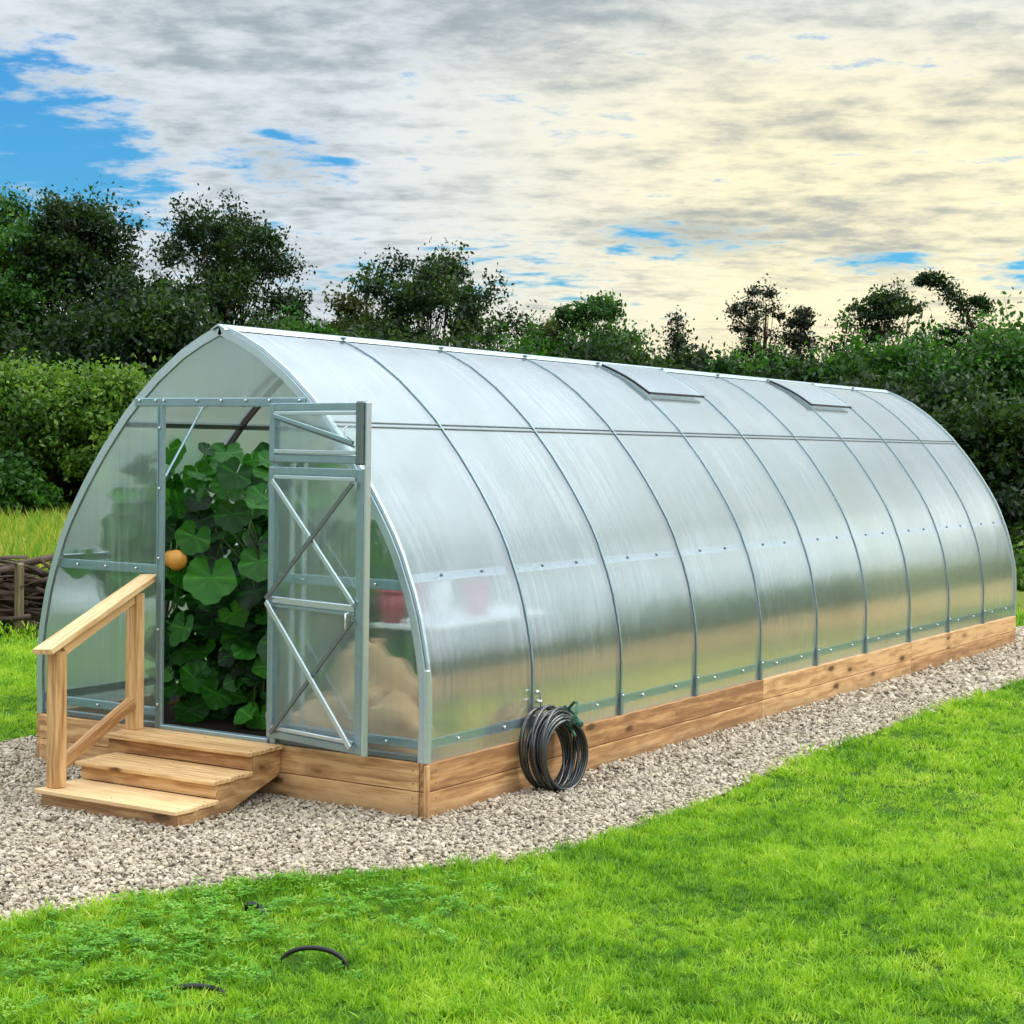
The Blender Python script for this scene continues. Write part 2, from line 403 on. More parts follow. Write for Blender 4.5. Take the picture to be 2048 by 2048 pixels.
def frame_x(d, upv=(0, 0, 1)):
    x = Vector(d).normalized(); z = Vector(upv); z = (z-x*z.dot(x)).normalized(); y = z.cross(x)
    return Matrix((x, y, z)).transposed()
def board(name, p0, p1, wid, thk, m, parent=None, upv=(0, 0, 1), bev=.003, ends=None):
    """board from p0 to p1 (centre line); wid across, thk along upv; local X is the grain"""
    p0, p1 = Vector(p0), Vector(p1); L = (p1-p0).length; mb = MB(); mb.box((0, 0, 0), (L/2, wid/2, thk/2), bev=bev)
    if ends:  # vertical end cuts: list (x, z shift)
        mb.v = [(x + (ends*z if True else 0), y, z) for x, y, z in mb.v]
    o = mb.build(name, m, parent); R = frame_x(p1-p0, upv)
    o.matrix_local = Matrix.Translation((p0+p1)/2) @ R.to_4x4(); return o


# ------------------------------------------------------------------ ground
g = MB(); g.add([(-300, -300, 0), (300, -300, 0), (300, 300, 0), (-300, 300, 0)], [(0, 1, 2, 3)])
tag(g.build('ground', M_lawn), 'green lawn ground', 'ground', kind='structure')
GRAVEL = [(-9, 1.1), (-4.2, .42), (-3.2, .30), (-2.56, .17), (-2.2, .14), (-1.84, .02), (-1.4, -.24), (-1.05, -.45), (-.75, -.70), (-.44, -.88), (.06, -.95), (.98, -.97), (2.2, -.88),
          (3.94, -.85), (5.6, -.88), (7.31, -.88), (9.2, -.84), (11.2, -.80), (12.2, -.55), (12.0, .25), (11.3, .45), (11.1, 3.2), (5, 3.15), (.5, 3.30), (.28, 3.36), (-1.5, 3.75), (-4, 4.1), (-9, 4.6)]
def smooth_poly(P, k=2):
    P = [np.array(p, float) for p in P]
    for _ in range(k):
        Q = []
        for i in range(len(P)):
            a, b = P[i], P[(i+1) % len(P)]; Q += [a*.75+b*.25, a*.25+b*.75]
        P = Q
    return P
GP = np.array(smooth_poly(GRAVEL))
def inside(pts, poly):
    x, y = pts[:, 0], pts[:, 1]; r = np.zeros(len(pts), bool); j = len(poly)-1
    for i in range(len(poly)):
        xi, yi = poly[i]; xj, yj = poly[j]
        c = ((yi > y) != (yj > y)) & (x < (xj-xi)*(y-yi)/(yj-yi+1e-12)+xi); r ^= c; j = i
    return r
def edgedist(pts, poly):
    d = np.full(len(pts), 1e9)
    for i in range(len(poly)):
        a = poly[i]; b = poly[(i+1) % len(poly)]; ab = b-a
        t = np.clip(((pts-a)@ab)/(ab@ab), 0, 1); d = np.minimum(d, np.linalg.norm(pts-(a+t[:, None]*ab), axis=1))
    return d
me = bpy.data.meshes.new('gravel_bed'); me.from_pydata([(x, y, .004) for x, y in GP], [], [tuple(range(len(GP)))])
tag(obj('path', me, M_gravelbed), 'gravel surround', 'path', kind='structure')

fp = [(6.2, -2.9), (10.0, -2.3), (16, -1.2), (30, 2.0), (48, 6.2), (60, -40), (10, -60), (-3, -40), (-2, -9), (1.5, -4.4)]
me = bpy.data.meshes.new('field'); me.from_pydata([(x, y, .004) for x, y in fp], [], [tuple(range(len(fp)))[::-1]])
def fieldmat():
    m, t, out = mat('stubble'); pos = t.new('ShaderNodeNewGeometry').outputs['Position']
    n = t.noise(pos, .8, 5); n2 = t.noise(pos, 14, 4, .7); col = t.ramp(t.m('ADD', t.m('MULTIPLY', n, .5), t.m('MULTIPLY', n2, .5)), ((.3, (.18, .10, .03)), (.55, (.36, .21, .06)), (.75, (.46, .30, .10))))
    p = principled(t, col, .9, 0, n2, .6, .03, .1); t.l.new(p.outputs[0], out.inputs[0]); return m
tag(obj('field', me, fieldmat()), 'brown stubble field beyond the lawn', 'field', kind='structure')
W_, L_, HB = 2.716, 10.0, .282
def wedge(n, d0, d1, a0=14., a1=50.5):
    a = np.radians(rng.uniform(a0, a1, n)); r = np.sqrt(rng.uniform(d0*d0, d1*d1, n))
    return np.stack([CAM[0]+r*np.cos(a), CAM[1]+r*np.sin(a)], 1), r
def area(d0, d1, a0=14., a1=50.5): return math.radians(a1-a0)/2*(d1*d1-d0*d0)
# hidden zone: the greenhouse footprint
def foot(p, m=0.): return (p[:, 0] > -m) & (p[:, 0] < L_+m) & (p[:, 1] > -m) & (p[:, 1] < W_+m)

def scatter(name, pts, z, rot, scl_, protos, m, label, cat):
    """point mesh + geometry nodes that puts one of the prototype meshes on every point"""
    me = bpy.data.meshes.new(name); n = len(pts); co = np.zeros((n, 3), np.float32); co[:, :2] = pts; co[:, 2] = z
    me.vertices.add(n); me.vertices.foreach_set('co', co.ravel())
    a = me.attributes.new('rot', 'FLOAT_VECTOR', 'POINT'); a.data.foreach_set('vector', np.asarray(rot, np.float32).ravel())
    a = me.attributes.new('scl', 'FLOAT_VECTOR', 'POINT'); a.data.foreach_set('vector', np.asarray(scl_, np.float32).ravel())
    o = obj(name, me, m); tag(o, label, cat, kind='stuff')
    col = bpy.data.collections.new(name+'_kinds')
    for i, pm in enumerate(protos):
        po = bpy.data.objects.new(name+'_piece', pm); pm.materials.append(m); col.objects.link(po)
    ng = bpy.data.node_groups.new(name+'_scatter', 'GeometryNodeTree')
    ng.interface.new_socket('Geometry', in_out='INPUT', socket_type='NodeSocketGeometry'); ng.interface.new_socket('Geometry', in_out='OUTPUT', socket_type='NodeSocketGeometry')
    N = ng.nodes; Lk = ng.links; gi = N.new('NodeGroupInput'); go = N.new('NodeGroupOutput'); ip = N.new('GeometryNodeInstanceOnPoints'); ci = N.new('GeometryNodeCollectionInfo')
    ci.inputs[0].default_value = col; ci.inputs[1].default_value = True; ci.inputs[2].default_value = True
    m2p = N.new('GeometryNodeMeshToPoints')
    Lk.new(gi.outputs[0], m2p.inputs[0]); Lk.new(m2p.outputs[0], ip.inputs['Points']); Lk.new(ci.outputs[0], ip.inputs['Instance']); ip.inputs['Pick Instance'].default_value = True
    rv = N.new('FunctionNodeRandomValue'); rv.data_type = 'INT'; rv.inputs[4].default_value = 0; rv.inputs[5].default_value = len(protos)-1
    Lk.new(rv.outputs[2], ip.inputs['Instance Index'])
    for nm, key in (('rot', 'Rotation'), ('scl', 'Scale')):
        na = N.new('GeometryNodeInputNamedAttribute'); na.data_type = 'FLOAT_VECTOR'; na.inputs[0].default_value = nm; Lk.new(na.outputs[0], ip.inputs[key])
    Lk.new(ip.outputs[0], go.inputs[0])
    md = o.modifiers.new('scatter', 'NODES'); md.node_group = ng; return o

def tuft(nb, spread, h, wd, seed, bend=.6):
    r = np.random.default_rng(seed); V = []; Q = []; Tt = []; tint = []
    for i in range(nb):
        a = r.uniform(0, 2*math.pi); d = spread*math.sqrt(r.uniform()); bx, by = d*math.cos(a), d*math.sin(a)
        la = r.uniform(0, 2*math.pi); ln = r.uniform(.1, bend)*1.0; hh = h*r.uniform(.55, 1.15); ww = wd*r.uniform(.7, 1.3)
        dx, dy = math.cos(la), math.sin(la); sx, sy_ = -dy, dx; fa = r.uniform(-.7, .7); sx, sy_ = sx*math.cos(fa)-sy_*math.sin(fa), sx*math.sin(fa)+sy_*math.cos(fa)
        b = len(V); tt = r.uniform(0, 1)
        for k, (t_, wk) in enumerate(((0, 1), (.45, .85), (.8, .5))):
            cx_ = bx+dx*ln*hh*t_**1.8; cy_ = by+dy*ln*hh*t_**1.8; cz = hh*t_*(1-.25*ln*t_)
            V += [(cx_-sx*ww*wk/2, cy_-sy_*ww*wk/2, cz), (cx_+sx*ww*wk/2, cy_+sy_*ww*wk/2, cz)]
        V.append((bx+dx*ln*hh, by+dy*ln*hh, hh*(1-.25*ln)))
        Q += [(b, b+1, b+3, b+2), (b+2, b+3, b+5, b+4)]; Tt.append((b+4, b+5, b+6)); tint += [tt]*7
    return npmesh('tuft', V, Q, Tt, tint)

def grass_band(name, d0, d1, dens, s, protos, label, inset=.0, a0=14., a1=50.5, extra=None):
    n = int(area(d0, d1, a0, a1)*dens); p, r = wedge(n, d0, d1, a0, a1)
    ins = inside(p, GP); ed = edgedist(p, GP)
    keep = (~ins & ~foot(p)) | (ins & (ed < .05) & (rng.uniform(size=n) < .25))
    if extra is not None: keep &= extra(p)
    # clumpy sward with thin spots between the clumps
    cl_ = np.sin(p[:, 0]*31+3*np.sin(p[:, 1]*17))*np.sin(p[:, 1]*29+3*np.sin(p[:, 0]*19+1))
    keep &= rng.uniform(size=n) < .62+.38*cl_
    p = p[keep]; ed = ed[keep]; cl_ = cl_[keep]; n = len(p)
    rot = np.stack([rng.normal(0, .30, n), rng.normal(0, .30, n), rng.uniform(0, 6.283, n)], 1)
    k = rng.uniform(.55, 1.35, n)*s*np.where(ed < .12, 1.25, 1.)*(1+.35*cl_)
    # uneven sward: gentle long-wave height changes
    k *= 1+.22*np.sin(p[:, 0]*2.3+1.3*np.sin(p[:, 1]*1.9))*np.sin(p[:, 1]*2.9+.8)
    sc = np.stack([k, k, k*rng.uniform(.8, 1.3, n)], 1)
    return scatter(name, p, 0., rot, sc, protos, M_grass, label, 'grass')
near_t = [tuft(13, .024, .029, .0031, i, 1.5) for i in range(8)]
mid_t = [tuft(14, .042, .031, .0048, 20+i, 1.3) for i in range(6)]
far_t = [tuft(22, .14, .055, .012, 40+i, .8) for i in range(4)]
grass_band('grass', 4.9, 9.2, 2500, 1., near_t, 'short bright green lawn grass in the foreground')
grass_band('grass', 9.2, 16.5, 900, 1., mid_t, 'short green lawn grass beside the gravel')
grass_band('grass', 16.5, 45, 90, 1., far_t, 'distant green lawn grass towards the trees', extra=lambda p: (p[:, 1] < .62*(p[:, 0]-4.4)*-1+13.5) | (p[:, 0] > 12))

# clover patches in the near lawn
def clover(seed):
    r = np.random.default_rng(seed); V = []; Q = []; ti = []
    for i in range(7):
        a = r.uniform(0, 6.28); d = .035*math.sqrt(r.uniform()); c = np.array([d*math.cos(a), d*math.sin(a), r.uniform(.022, .045)]); s = r.uniform(.006, .011); a0 = r.uniform(0, 6.28); tt = r.uniform()
        for k in range(3):
            th = a0+k*2.094; e = np.array([math.cos(th), math.sin(th), .15]); f = np.array([-math.sin(th), math.cos(th), 0]); b = len(V)
            V += [tuple(c), tuple(c+e*s+f*s*.6), tuple(c+e*s*1.7), tuple(c+e*s-f*s*.6)]; Q.append((b, b+1, b+2, b+3)); ti += [tt]*4
    return npmesh('clover_piece', V, Q, None, ti)
cl = []
for (x, y, rad, n) in ((-1.95, -.42, .45, 210), (-2.45, -.35, .42, 150), (-1.35, -.85, .38, 70), (-2.75, -.75, .4, 80)):
    cl.append(np.stack([x+rng.normal(0, rad*.8, n), y+rng.normal(0, rad*.6, n)], 1))
cl = np.concatenate(cl); cl = cl[~inside(cl, GP)]; n = len(cl)
k = rng.uniform(.8, 1.4, n)
scatter('clover', cl, 0., np.stack([rng.normal(0, .15, n), rng.normal(0, .15, n), rng.uniform(0, 6.28, n)], 1), np.stack([k, k, k], 1), [clover(i) for i in range(4)], M_clover,
        'patches of small round clover leaves in the near lawn', 'clover')

# crushed stone
def stone(seed):
    import bmesh
    bm = bmesh.new(); bmesh.ops.create_icosphere(bm, subdivisions=1, radius=1.); r = random.Random(seed)
    for v in bm.verts: v.co *= r.uniform(.72, 1.18)
    for _ in range(3):
        nrm = Vector((r.gauss(0, 1), r.gauss(0, 1), r.gauss(0, 1))).normalized()
        for v in bm.verts:
            d = v.co.dot(nrm)
            if d > .62: v.co -= nrm*(d-.62)
    m_ = bpy.data.meshes.new('stone_piece'); bm.to_mesh(m_); bm.free(); return m_
stones = [stone(i) for i in range(9)]
P_ = []; K_ = []
for d0, d1, dens, s in ((5.2, 9.5, 3700, .0108), (9.5, 13.5, 2300, .0128), (13.5, 21, 800, .021)):
    n = int(area(d0, d1)*dens); p, r = wedge(n, d0, d1); k = inside(p, GP) & ~foot(p, -.01) & (p[:, 1] < 3.4 + .3*(p[:, 0] < 1)); p = p[k]; P_.append(p)
    K_.append(s*np.exp(rng.normal(0, .28, len(p))))
P_ = np.concatenate(P_); K_ = np.concatenate(K_); n = len(P_)
sc = np.stack([K_*rng.uniform(.9, 1.5, n), K_*rng.uniform(.7, 1.1, n), K_*rng.uniform(.45, .85, n)], 1)
rot = np.stack([rng.normal(0, .45, n), rng.normal(0, .45, n), rng.uniform(0, 6.28, n)], 1)
scatter('gravel', P_, rng.uniform(.004, .020, n), rot, sc, stones, M_stone, 'pale beige crushed stone gravel around the greenhouse', 'gravel')

# rising meadow bank behind the left lawn
def bank():
    V = []; Q = []; nx, ny = 60, 14
    ex = Vector((-.74, .67, 0)).normalized(); ey = Vector((.67, .74, 0)).normalized(); o = Vector((4.45, 7.77, 0))+ey*.55
    for j in range(ny):
        for i in range(nx):
            u = (i/(nx-1)-.5)*60; d = [0, .5, 1.2, 2, 3, 4.5, 6, 8, 11, 16, 24, 40, 80, 200][j]
            z = .02+.36*min(1, d/.5)+.16*min(1, max(0, (d-.5)/6))
            z *= max(0., min(1., (16+u)/6.)) if u < 0 else 1.
            z += .05*math.sin(u*1.7+d)+.04*math.sin(u*.6-d*1.3)
            V.append(tuple(o+ex*u+ey*d+Vector((0, 0, z-.03 if j else -.1)))); 
    for j in range(ny-1):
        for i in range(nx-1): a = j*nx+i; Q.append((a, a+1, a+nx+1, a+nx))
    me = npmesh('meadow_bank', V, Q, None, None, True); return tag(obj('terrain', me, M_bank), 'raised meadow bank', 'terrain', kind='structure')
bank()
def bank_z(p):
    ey = np.array([.67, .74])/math.hypot(.67, .74); ex = np.array([-.74, .67])/math.hypot(.74, .67); o = np.array([4.45, 7.77])+ey*.55
    q = p-o; u = q@ex; d = q@ey
    z = .37*np.clip(d/.5, 0, 1)+.16*np.clip((d-.5)/6, 0, 1); z *= np.where(u < 0, np.clip((16+u)/6, 0, 1), 1)
    return z, u, d
mt = []
for i in range(4):
    r = np.random.default_rng(60+i); V = []; Q = []; Tt = []; ti = []
    for k in range(26):
        a = r.uniform(0, 6.28); d = .12*math.sqrt(r.uniform()); h = r.uniform(.14, .42)*(1.5 if r.uniform() < .08 else 1); la = r.uniform(0, 6.28); ln = r.uniform(.05, .4); b = len(V); wdt = r.uniform(.004, .009); tt = r.uniform()
        f = r.uniform(0, 3.14); sx, sy_ = math.cos(f)*wdt, math.sin(f)*wdt
        for t_, wk in ((0, 1), (.5, .9), (.8, 1.8 if r.uniform() < .5 else .6)):
            x = d*math.cos(a)+math.cos(la)*ln*h*t_**2; y = d*math.sin(a)+math.sin(la)*ln*h*t_**2; V += [(x-sx*wk, y-sy_*wk, h*t_), (x+sx*wk, y+sy_*wk, h*t_)]
        V.append((d*math.cos(a)+math.cos(la)*ln*h, d*math.sin(a)+math.sin(la)*ln*h, h*.98)); Q += [(b, b+1, b+3, b+2), (b+2, b+3, b+5, b+4)]; Tt.append((b+4, b+5, b+6)); ti += [min(1, tt*.6+x_*.4) for x_ in (0, 0, .5, .5, .9, .9, 1)]
    mt.append(npmesh('meadow_piece', V, Q, Tt, ti))
p, r = wedge(26000, 16.5, 30, 30, 51); z, u, d = bank_z(p); kk = (d > .15) & (d < 9); p = p[kk]; z = z[kk]; n = len(p); k = rng.uniform(.7, 1.15, n)
scatter('meadow_grass', p, z, np.stack([rng.normal(0, .12, n), rng.normal(0, .12, n), rng.uniform(0, 6.28, n)], 1), np.stack([k, k, k*.8], 1), mt, M_meadow,
        'tall golden and green meadow grass on the bank behind the brushwood fence', 'meadow grass')


# ------------------------------------------------------------------ greenhouse
PROF = [(0, .282), (-.004, .42), (-.005, .55), (0.0, .69), (.012, .78), (.030, .87), (.060, 1.0), (.098, 1.12), (.170, 1.30), (.220, 1.40), (.280, 1.50), (.345, 1.60), (.415, 1.70), (.490, 1.80), (.570, 1.895),
        (.660, 2.00), (.755, 2.09), (.83, 2.155), (.90, 2.215), (.985, 2.275), (1.08, 2.34), (1.22, 2.412), (1.358, 2.468)]
pa = np.array(PROF)
FULL = [tuple(q) for q in pa] + [(W_-y, z_) for y, z_ in pa[::-1][1:]]
def off(path, d):
    P = np.array(path); t_ = np.gradient(P, axis=0); t_ /= np.linalg.norm(t_, axis=1)[:, None]; nrm = np.stack([-t_[:, 1], t_[:, 0]], 1)
    return P+nrm*d
def ysurf(z_): return float(np.interp(z_, pa[:, 1], pa[:, 0]))
GH = empty('greenhouse', (0, 0, 0), 'long arched polycarbonate greenhouse with galvanised frame on a timber plinth', 'greenhouse')

def arch(name, x, wx, d0, d1, m, path=FULL):
    A = off(path, d0); B = off(path, d1); mb = MB(); n = len(A); vs = []
    for i in range(n): vs += [(x-wx/2, *A[i]), (x+wx/2, *A[i]), (x+wx/2, *B[i]), (x-wx/2, *B[i])]
    fs = []
    for i in range(n-1):
        for k in range(4): fs.append((i*4+k, i*4+(k+1) % 4, i*4+4+(k+1) % 4, i*4+4+k))
    fs += [(3, 2, 1, 0), tuple((n-1)*4+k for k in range(4))]
    return mb.add(vs, fs).build(name, m, GH)
HALF = [tuple(q) for q in pa]; OTHER = FULL[len(pa)-1:]
for i in range(11):
    end = i in (0, 10)
    for pth in (HALF, OTHER):
        arch('rib', i*1.0 + (.012 if i == 0 else -.012 if i == 10 else 0), .020 if end else .013, .002, .007 if not end else .016, M_metalb if end else M_metal, pth)
        if end: continue
        arch('inner_rib', i*1.0, .022, -.034, -.006, M_pipe if i < 4 else M_metal, pth)
for x in (-.004, 10.004):      # gable arches
    for pth in (HALF, OTHER): arch('gable_arch', x+(.0 if x < 1 else 0), .020, -.040, .0, M_metalb, pth)

# sheets, one per bay and side, split at mid height like the real ones
def sheet(name, x0, x1, pth, m, d=0.):
    A = off(pth, d); V = []; Q = []; n = len(A)
    for i in range(n): V += [(x0, *A[i]), (x1, *A[i])]
    for i in range(n-1): Q.append((2*i, 2*i+1, 2*i+3, 2*i+2))
    me = npmesh(name, V, Q, None, None, True); return obj(name, me, m, GH)
for i in range(10):
    for pth in (HALF, OTHER): sheet('roof_sheet', i+.0, i+1.0, pth, M_poly)

# gable sheets (front with the door opening, back closed)
DY0, DY1, DZ0, DZ1 = .985, 1.745, .318, 2.045
def gable(x, parts):
    for poly_ in parts:
        mb = MB(); mb.add([(x, y, z_) for y, z_ in poly_], [tuple(range(len(poly_)))])
        me = bpy.data.meshes.new('gable_sheet'); me.from_pydata(mb.v, [], mb.f); obj('gable_sheet', me, M_gable, GH)
inn = [tuple(q) for q in off(HALF, -.03)]; innR = [q for q in inn]; innL = [(W_-y, z_) for y, z_ in inn]
def yin(z_): return float(np.interp(z_, [q[1] for q in inn], [q[0] for q in inn]))
right = [q for q in inn if q[1] < DZ1] + [(yin(DZ1), DZ1), (DY0-.01, DZ1), (DY0-.01, .282)]
left = [(W_-y, z_) for y, z_ in inn if z_ < DZ1] + [(W_-yin(DZ1), DZ1), (DY1+.01, DZ1), (DY1+.01, .282)]
top = [(yin(DZ1), DZ1)]+[q for q in inn if q[1] > DZ1]+[(W_-y, z_) for y, z_ in inn[::-1] if z_ > DZ1]+[(W_-yin(DZ1), DZ1)]
gable(0., [right, left, top])
gable(10., [inn+[(W_-y, z_) for y, z_ in inn[::-1]]])

def bar(name, p0, p1, a, b, m=None, parent=GH, upv=(0, 0, 1), chan=False):
    """folded steel profile; chan adds two pressed lips so it reads as rolled section"""
    p0, p1 = Vector(p0), Vector(p1); L = (p1-p0).length; mb = MB()
    mb.box((0, 0, 0), (L/2, a/2, b/2), bev=min(a, b)*.18)
    if chan:
        for s_ in (-1, 1): mb.box((0, -a/2-.002, s_*b*.33), (L/2, .003, b*.10), bev=.001)
    o = mb.build(name, m or M_metal, parent); o.matrix_local = Matrix.Translation((p0+p1)/2) @ frame_x(p1-p0, upv).to_4x4(); return o
def bolts(name, pts, axis, parent=GH, rad=.0075, m=None):
    for p in pts:
        mb = MB(); a = Vector(axis).normalized(); p = Vector(p); mb.tube([p-a*.002, p+a*.004, p+a*.007], [rad, rad, rad*.55], 8); mb.build('bolt', m or M_bolt, parent, True)
# transom, jambs, sill, rails on the front gable
zt = 2.070
bar('transom', (-.014, ysurf(zt)+.035, zt), (-.014, W_-ysurf(zt)-.02, zt), .022, .046, chan=True)
bolts('bolt', [(-.030, y, 2.078) for y in (.80, 1.0, 1.16, 1.33, 1.50, 1.74, 1.80, 1.92)], (-1, 0, 0))
bar('door_jamb', (-.014, DY1+.021, .284), (-.014, DY1+.021, 2.044), .022, .046, M_metal, upv=(0, 1, 0), chan=True)
bar('door_jamb', (-.014, DY0-.021, .284), (-.014, DY0-.021, 2.044), .022, .040, M_metal, upv=(0, 1, 0))
bolts('bolt', [(-.030, DY1+.022, z_) for z_ in (.42, .83, 1.22, 1.60, 1.93)], (-1, 0, 0))
bar('door_sill', (-.012, DY0, .298), (-.012, DY1, .298), .05, .026, M_metal)
for (ya, yb) in ((.045, DY0-.045), (DY1+.046, W_-.045)):
    for z_, hh in ((1.155, .052), (.370, .048)):
        y0 = ya if z_ < 1 else max(ya, ysurf(z_)+.045); 
        a_, b_ = (max(ya, yin(z_)+.004), yb) if ya < 1 else (ya, min(yb, W_-yin(z_)-.004))
        bar('gable_rail', (.014, a_, z_), (.014, b_, z_), .018, hh, M_metal, chan=True)
        bolts('bolt', [(-.002, a_+(b_-a_)*t_, z_) for t_ in (.22, .52, .80)], (-1, 0, 0))
    bar('gable_foot', (.010, ya, .300), (.010, yb, .300), .03, .034, M_metald)
for y in (.80, .88): bar('gable_stud', (.03, y, .30), (.03, y, 1.98), .014, .022, M_metalb, upv=(0, 1, 0))
bar('brace_rod', (.05, 1.80, 1.66), (.62, 2.02, 2.09), .012, .012, M_metal)
# purlins along the house
for side in (0, 1):
    f = (lambda y: y) if side == 0 else (lambda y: W_-y); sg = 1 if side == 0 else -1
    for z_, hh, m, dd in ((.372, .045, M_metal, .012), (1.196, .036, M_metal, .034), (1.962, .030, M_metald, .018)):
        y = ysurf(z_); y2 = ysurf(z_+.02); tn = Vector((0, sg*(y2-y), .02)).normalized(); nr = Vector((0, sg*tn.z, -tn.y*sg))
        c = Vector((0, f(y), z_))+Vector((0, sg*tn.z*dd, -abs(tn.y)*dd))
        for x0 in ((0.02,) if z_ < 1.5 else (0.02,)):
            o = bar('purlin', (x0, c.y, c.z), (9.98, c.y, c.z), .010, hh, m, upv=tn, chan=False)
            o2 = bar('purlin_lip', (x0, c.y+tn.y*hh*.5, c.z+tn.z*hh*.5), (9.98, c.y+tn.y*hh*.5, c.z+tn.z*hh*.5), .016, .006, M_metald if z_ > 1.5 else M_metalb, upv=tn)
            o3 = bar('purlin_lip', (x0, c.y-tn.y*hh*.5, c.z-tn.z*hh*.5), (9.98, c.y-tn.y*hh*.5, c.z-tn.z*hh*.5), .016, .006, M_metald if z_ > 1.5 else M_metalb, upv=tn)
        if side == 0 and z_ < 1.5:
            for i in range(10):
                for t_ in ((.3, .68) if z_ > 1 else (.28, .72)):
                    pt = Vector((i+t_, ysurf(z_)-.001, z_)); a = Vector((0, -tn.z, tn.y)); mb = MB(); mb.tube([pt, pt+a*.005, pt+a*.008], [.009, .009, .005], 8); mb.build('bolt', M_metald if z_ > 1 else M_bolt, GH, True)
        if z_ > 1.5 and side == 0:
            pass
# outer clip strip along the upper purlin (the dark double line outside)
z_ = 1.962; y = ysurf(z_); y2 = ysurf(z_+.02); tn = Vector((0, y2-y, .02)).normalized(); nv = Vector((0, -tn.z, tn.y))
for k_ in (-.016, .012):
    c = Vector((0, y, z_))+nv*.004+tn*k_; bar('clip_strip', (.02, c.y, c.z), (9.98, c.y, c.z), .004, .006 if k_ > 0 else .009, M_metald, upv=tn)
# ridge cap
mb = MB(); A = [(W_/2-.05, 2.452), (W_/2-.046, 2.460), (W_/2, 2.484), (W_/2+.046, 2.460), (W_/2+.05, 2.452), (W_/2, 2.474)]
vs = [(-.03, *q) for q in A]+[(10.03, *q) for q in A]
mb.add(vs, [(k_, (k_+1) % 6, 6+(k_+1) % 6, 6+k_) for k_ in range(6)]+[(5, 4, 3, 2, 1, 0), (6, 7, 8, 9, 10, 11)]); mb.build('ridge_cap', M_metalb, GH)
bar('ridge_purlin', (.0, W_/2, 2.43), (10, W_/2, 2.43), .03, .03, M_metald)
for i in range(1, 10):
    bar('rib_clip', (i-.015, W_/2-.045, 2.468), (i+.015, W_/2-.045, 2.468), .02, .012, M_metald)
    z_ = .34; bar('rib_foot', (i, -.016, .284), (i, -.016, .42), .008, .026, M_metal, upv=(1, 0, 0)); bolts('bolt', [(i, -.021, .40)], (0, -1, 0))
# corner foot plates
bar('corner_post', (-.020, -.020, .284), (-.020, -.014, .75), .028, .030, M_metalb, upv=(1, 0, 0))

# plinth of two boards
def plinth():
    h1 = .142
    for z0, z1, shift in ((0.0, .138, 0), (.142, HB, 0)):
        zc, hz_ = (z0+z1)/2, (z1-z0)
        joints = [.0, 4.02, 7.02, 10.0] if z0 > .1 else [.0, 4.0, 7.02, 10.0]
        for a, b in zip(joints[:-1], joints[1:]):
            board('plinth_board', (a+.001 - (.02 if a == 0 else 0), .0, zc), (b-.002, .0, zc), .045, hz_, M_wood, GH)
            board('plinth_board', (a+.001, W_, zc), (b-.002, W_, zc), .045, hz_, M_wood, GH)
        for x in (.0, 10.02): board('plinth_board', (x, .026, zc), (x, W_-.026, zc), .045, hz_, M_wood, GH)
    board('corner_trim', (-.030, -.030, .0), (-.030, -.030, .279), .024, .024, M_wood, GH, upv=(1, 0, 0), bev=.002)
plinth()
def screw(p, ax, par): mb = MB(); a = Vector(ax); p = Vector(p); mb.tube([p, p+a*.0015], .0045, 8); mb.build('screw', M_metald, par)
for z_ in (.035, .105, .178, .245):
    for y in (.06, W_-.06): screw((-.0226, y, z_), (-1, 0, 0), GH)
    for x in (.06, 3.96, 4.06, 6.97, 7.08): screw((x, -.0226, z_), (0, -1, 0), GH)
# inside floor
mb = MB(); mb.box((5, W_/2, .10), (4.97, W_/2-.03, .10)); mb.build('soil_floor', M_soil, GH)

mb = MB(); mb.box((.78, 1.75, .215), (.70, .80, .03), bev=.02); mb.build('dark_bed', M_humus, GH)
# roof vents
def vent(x0, x1):
    A = [(.930, ), ]; ys = np.linspace(.925, 1.30, 7); zs = np.interp(ys, pa[:, 0][5:], pa[:, 1][5:])
    pth = list(zip(ys, zs)); o = off(pth, .020); V = []; Q = []
    lift = np.linspace(.016, 0., 7)
    o = np.array([np.array(q)+np.array([-.7, .7])*l for q, l in zip(o, lift)])
    v_root = bpy.data.objects.new('roof_vent', None); C.objects.link(v_root); v_root.parent = GH; v_root.location = (x0, .925, float(zs[0]))
    base = Vector((x0, .925, float(zs[0])))
    for i in range(7): V += [(x0-base.x, o[i][0]-base.y, o[i][1]-base.z), (x1-base.x, o[i][0]-base.y, o[i][1]-base.z)]
    for i in range(6): Q.append((2*i, 2*i+1, 2*i+3, 2*i+2))
    obj('vent_pane', npmesh('vent_pane', V, Q, None, None, True), M_poly, v_root)
    fr = MB(); pl = [Vector(V[2*i]) for i in range(7)]; pr = [Vector(V[2*i+1]) for i in range(7)]
    fr.tube([q+Vector((0, .003, -.008)) for q in pl], .011, 4); fr.tube([pl[0]+Vector((0, 0, -.008)), pr[0]+Vector((0, 0, -.008))], .011, 4)
    fr.build('vent_frame', M_dark_frame, v_root)
    fr = MB(); fr.tube([q+Vector((0, 0, .002)) for q in pr], .005, 4); fr.tube([pl[6], pr[6]], .005, 4); fr.build('vent_edge', M_metalb, v_root)
vent(4.03, 4.90); vent(7.00, 7.90)

# door folded back against the gable, inner braced side outwards
ang = math.radians(168.0)
door = bpy.data.objects.new('door', None); C.objects.link(door); door.parent = GH; door.location = (-.034, DY0-.002, 0)
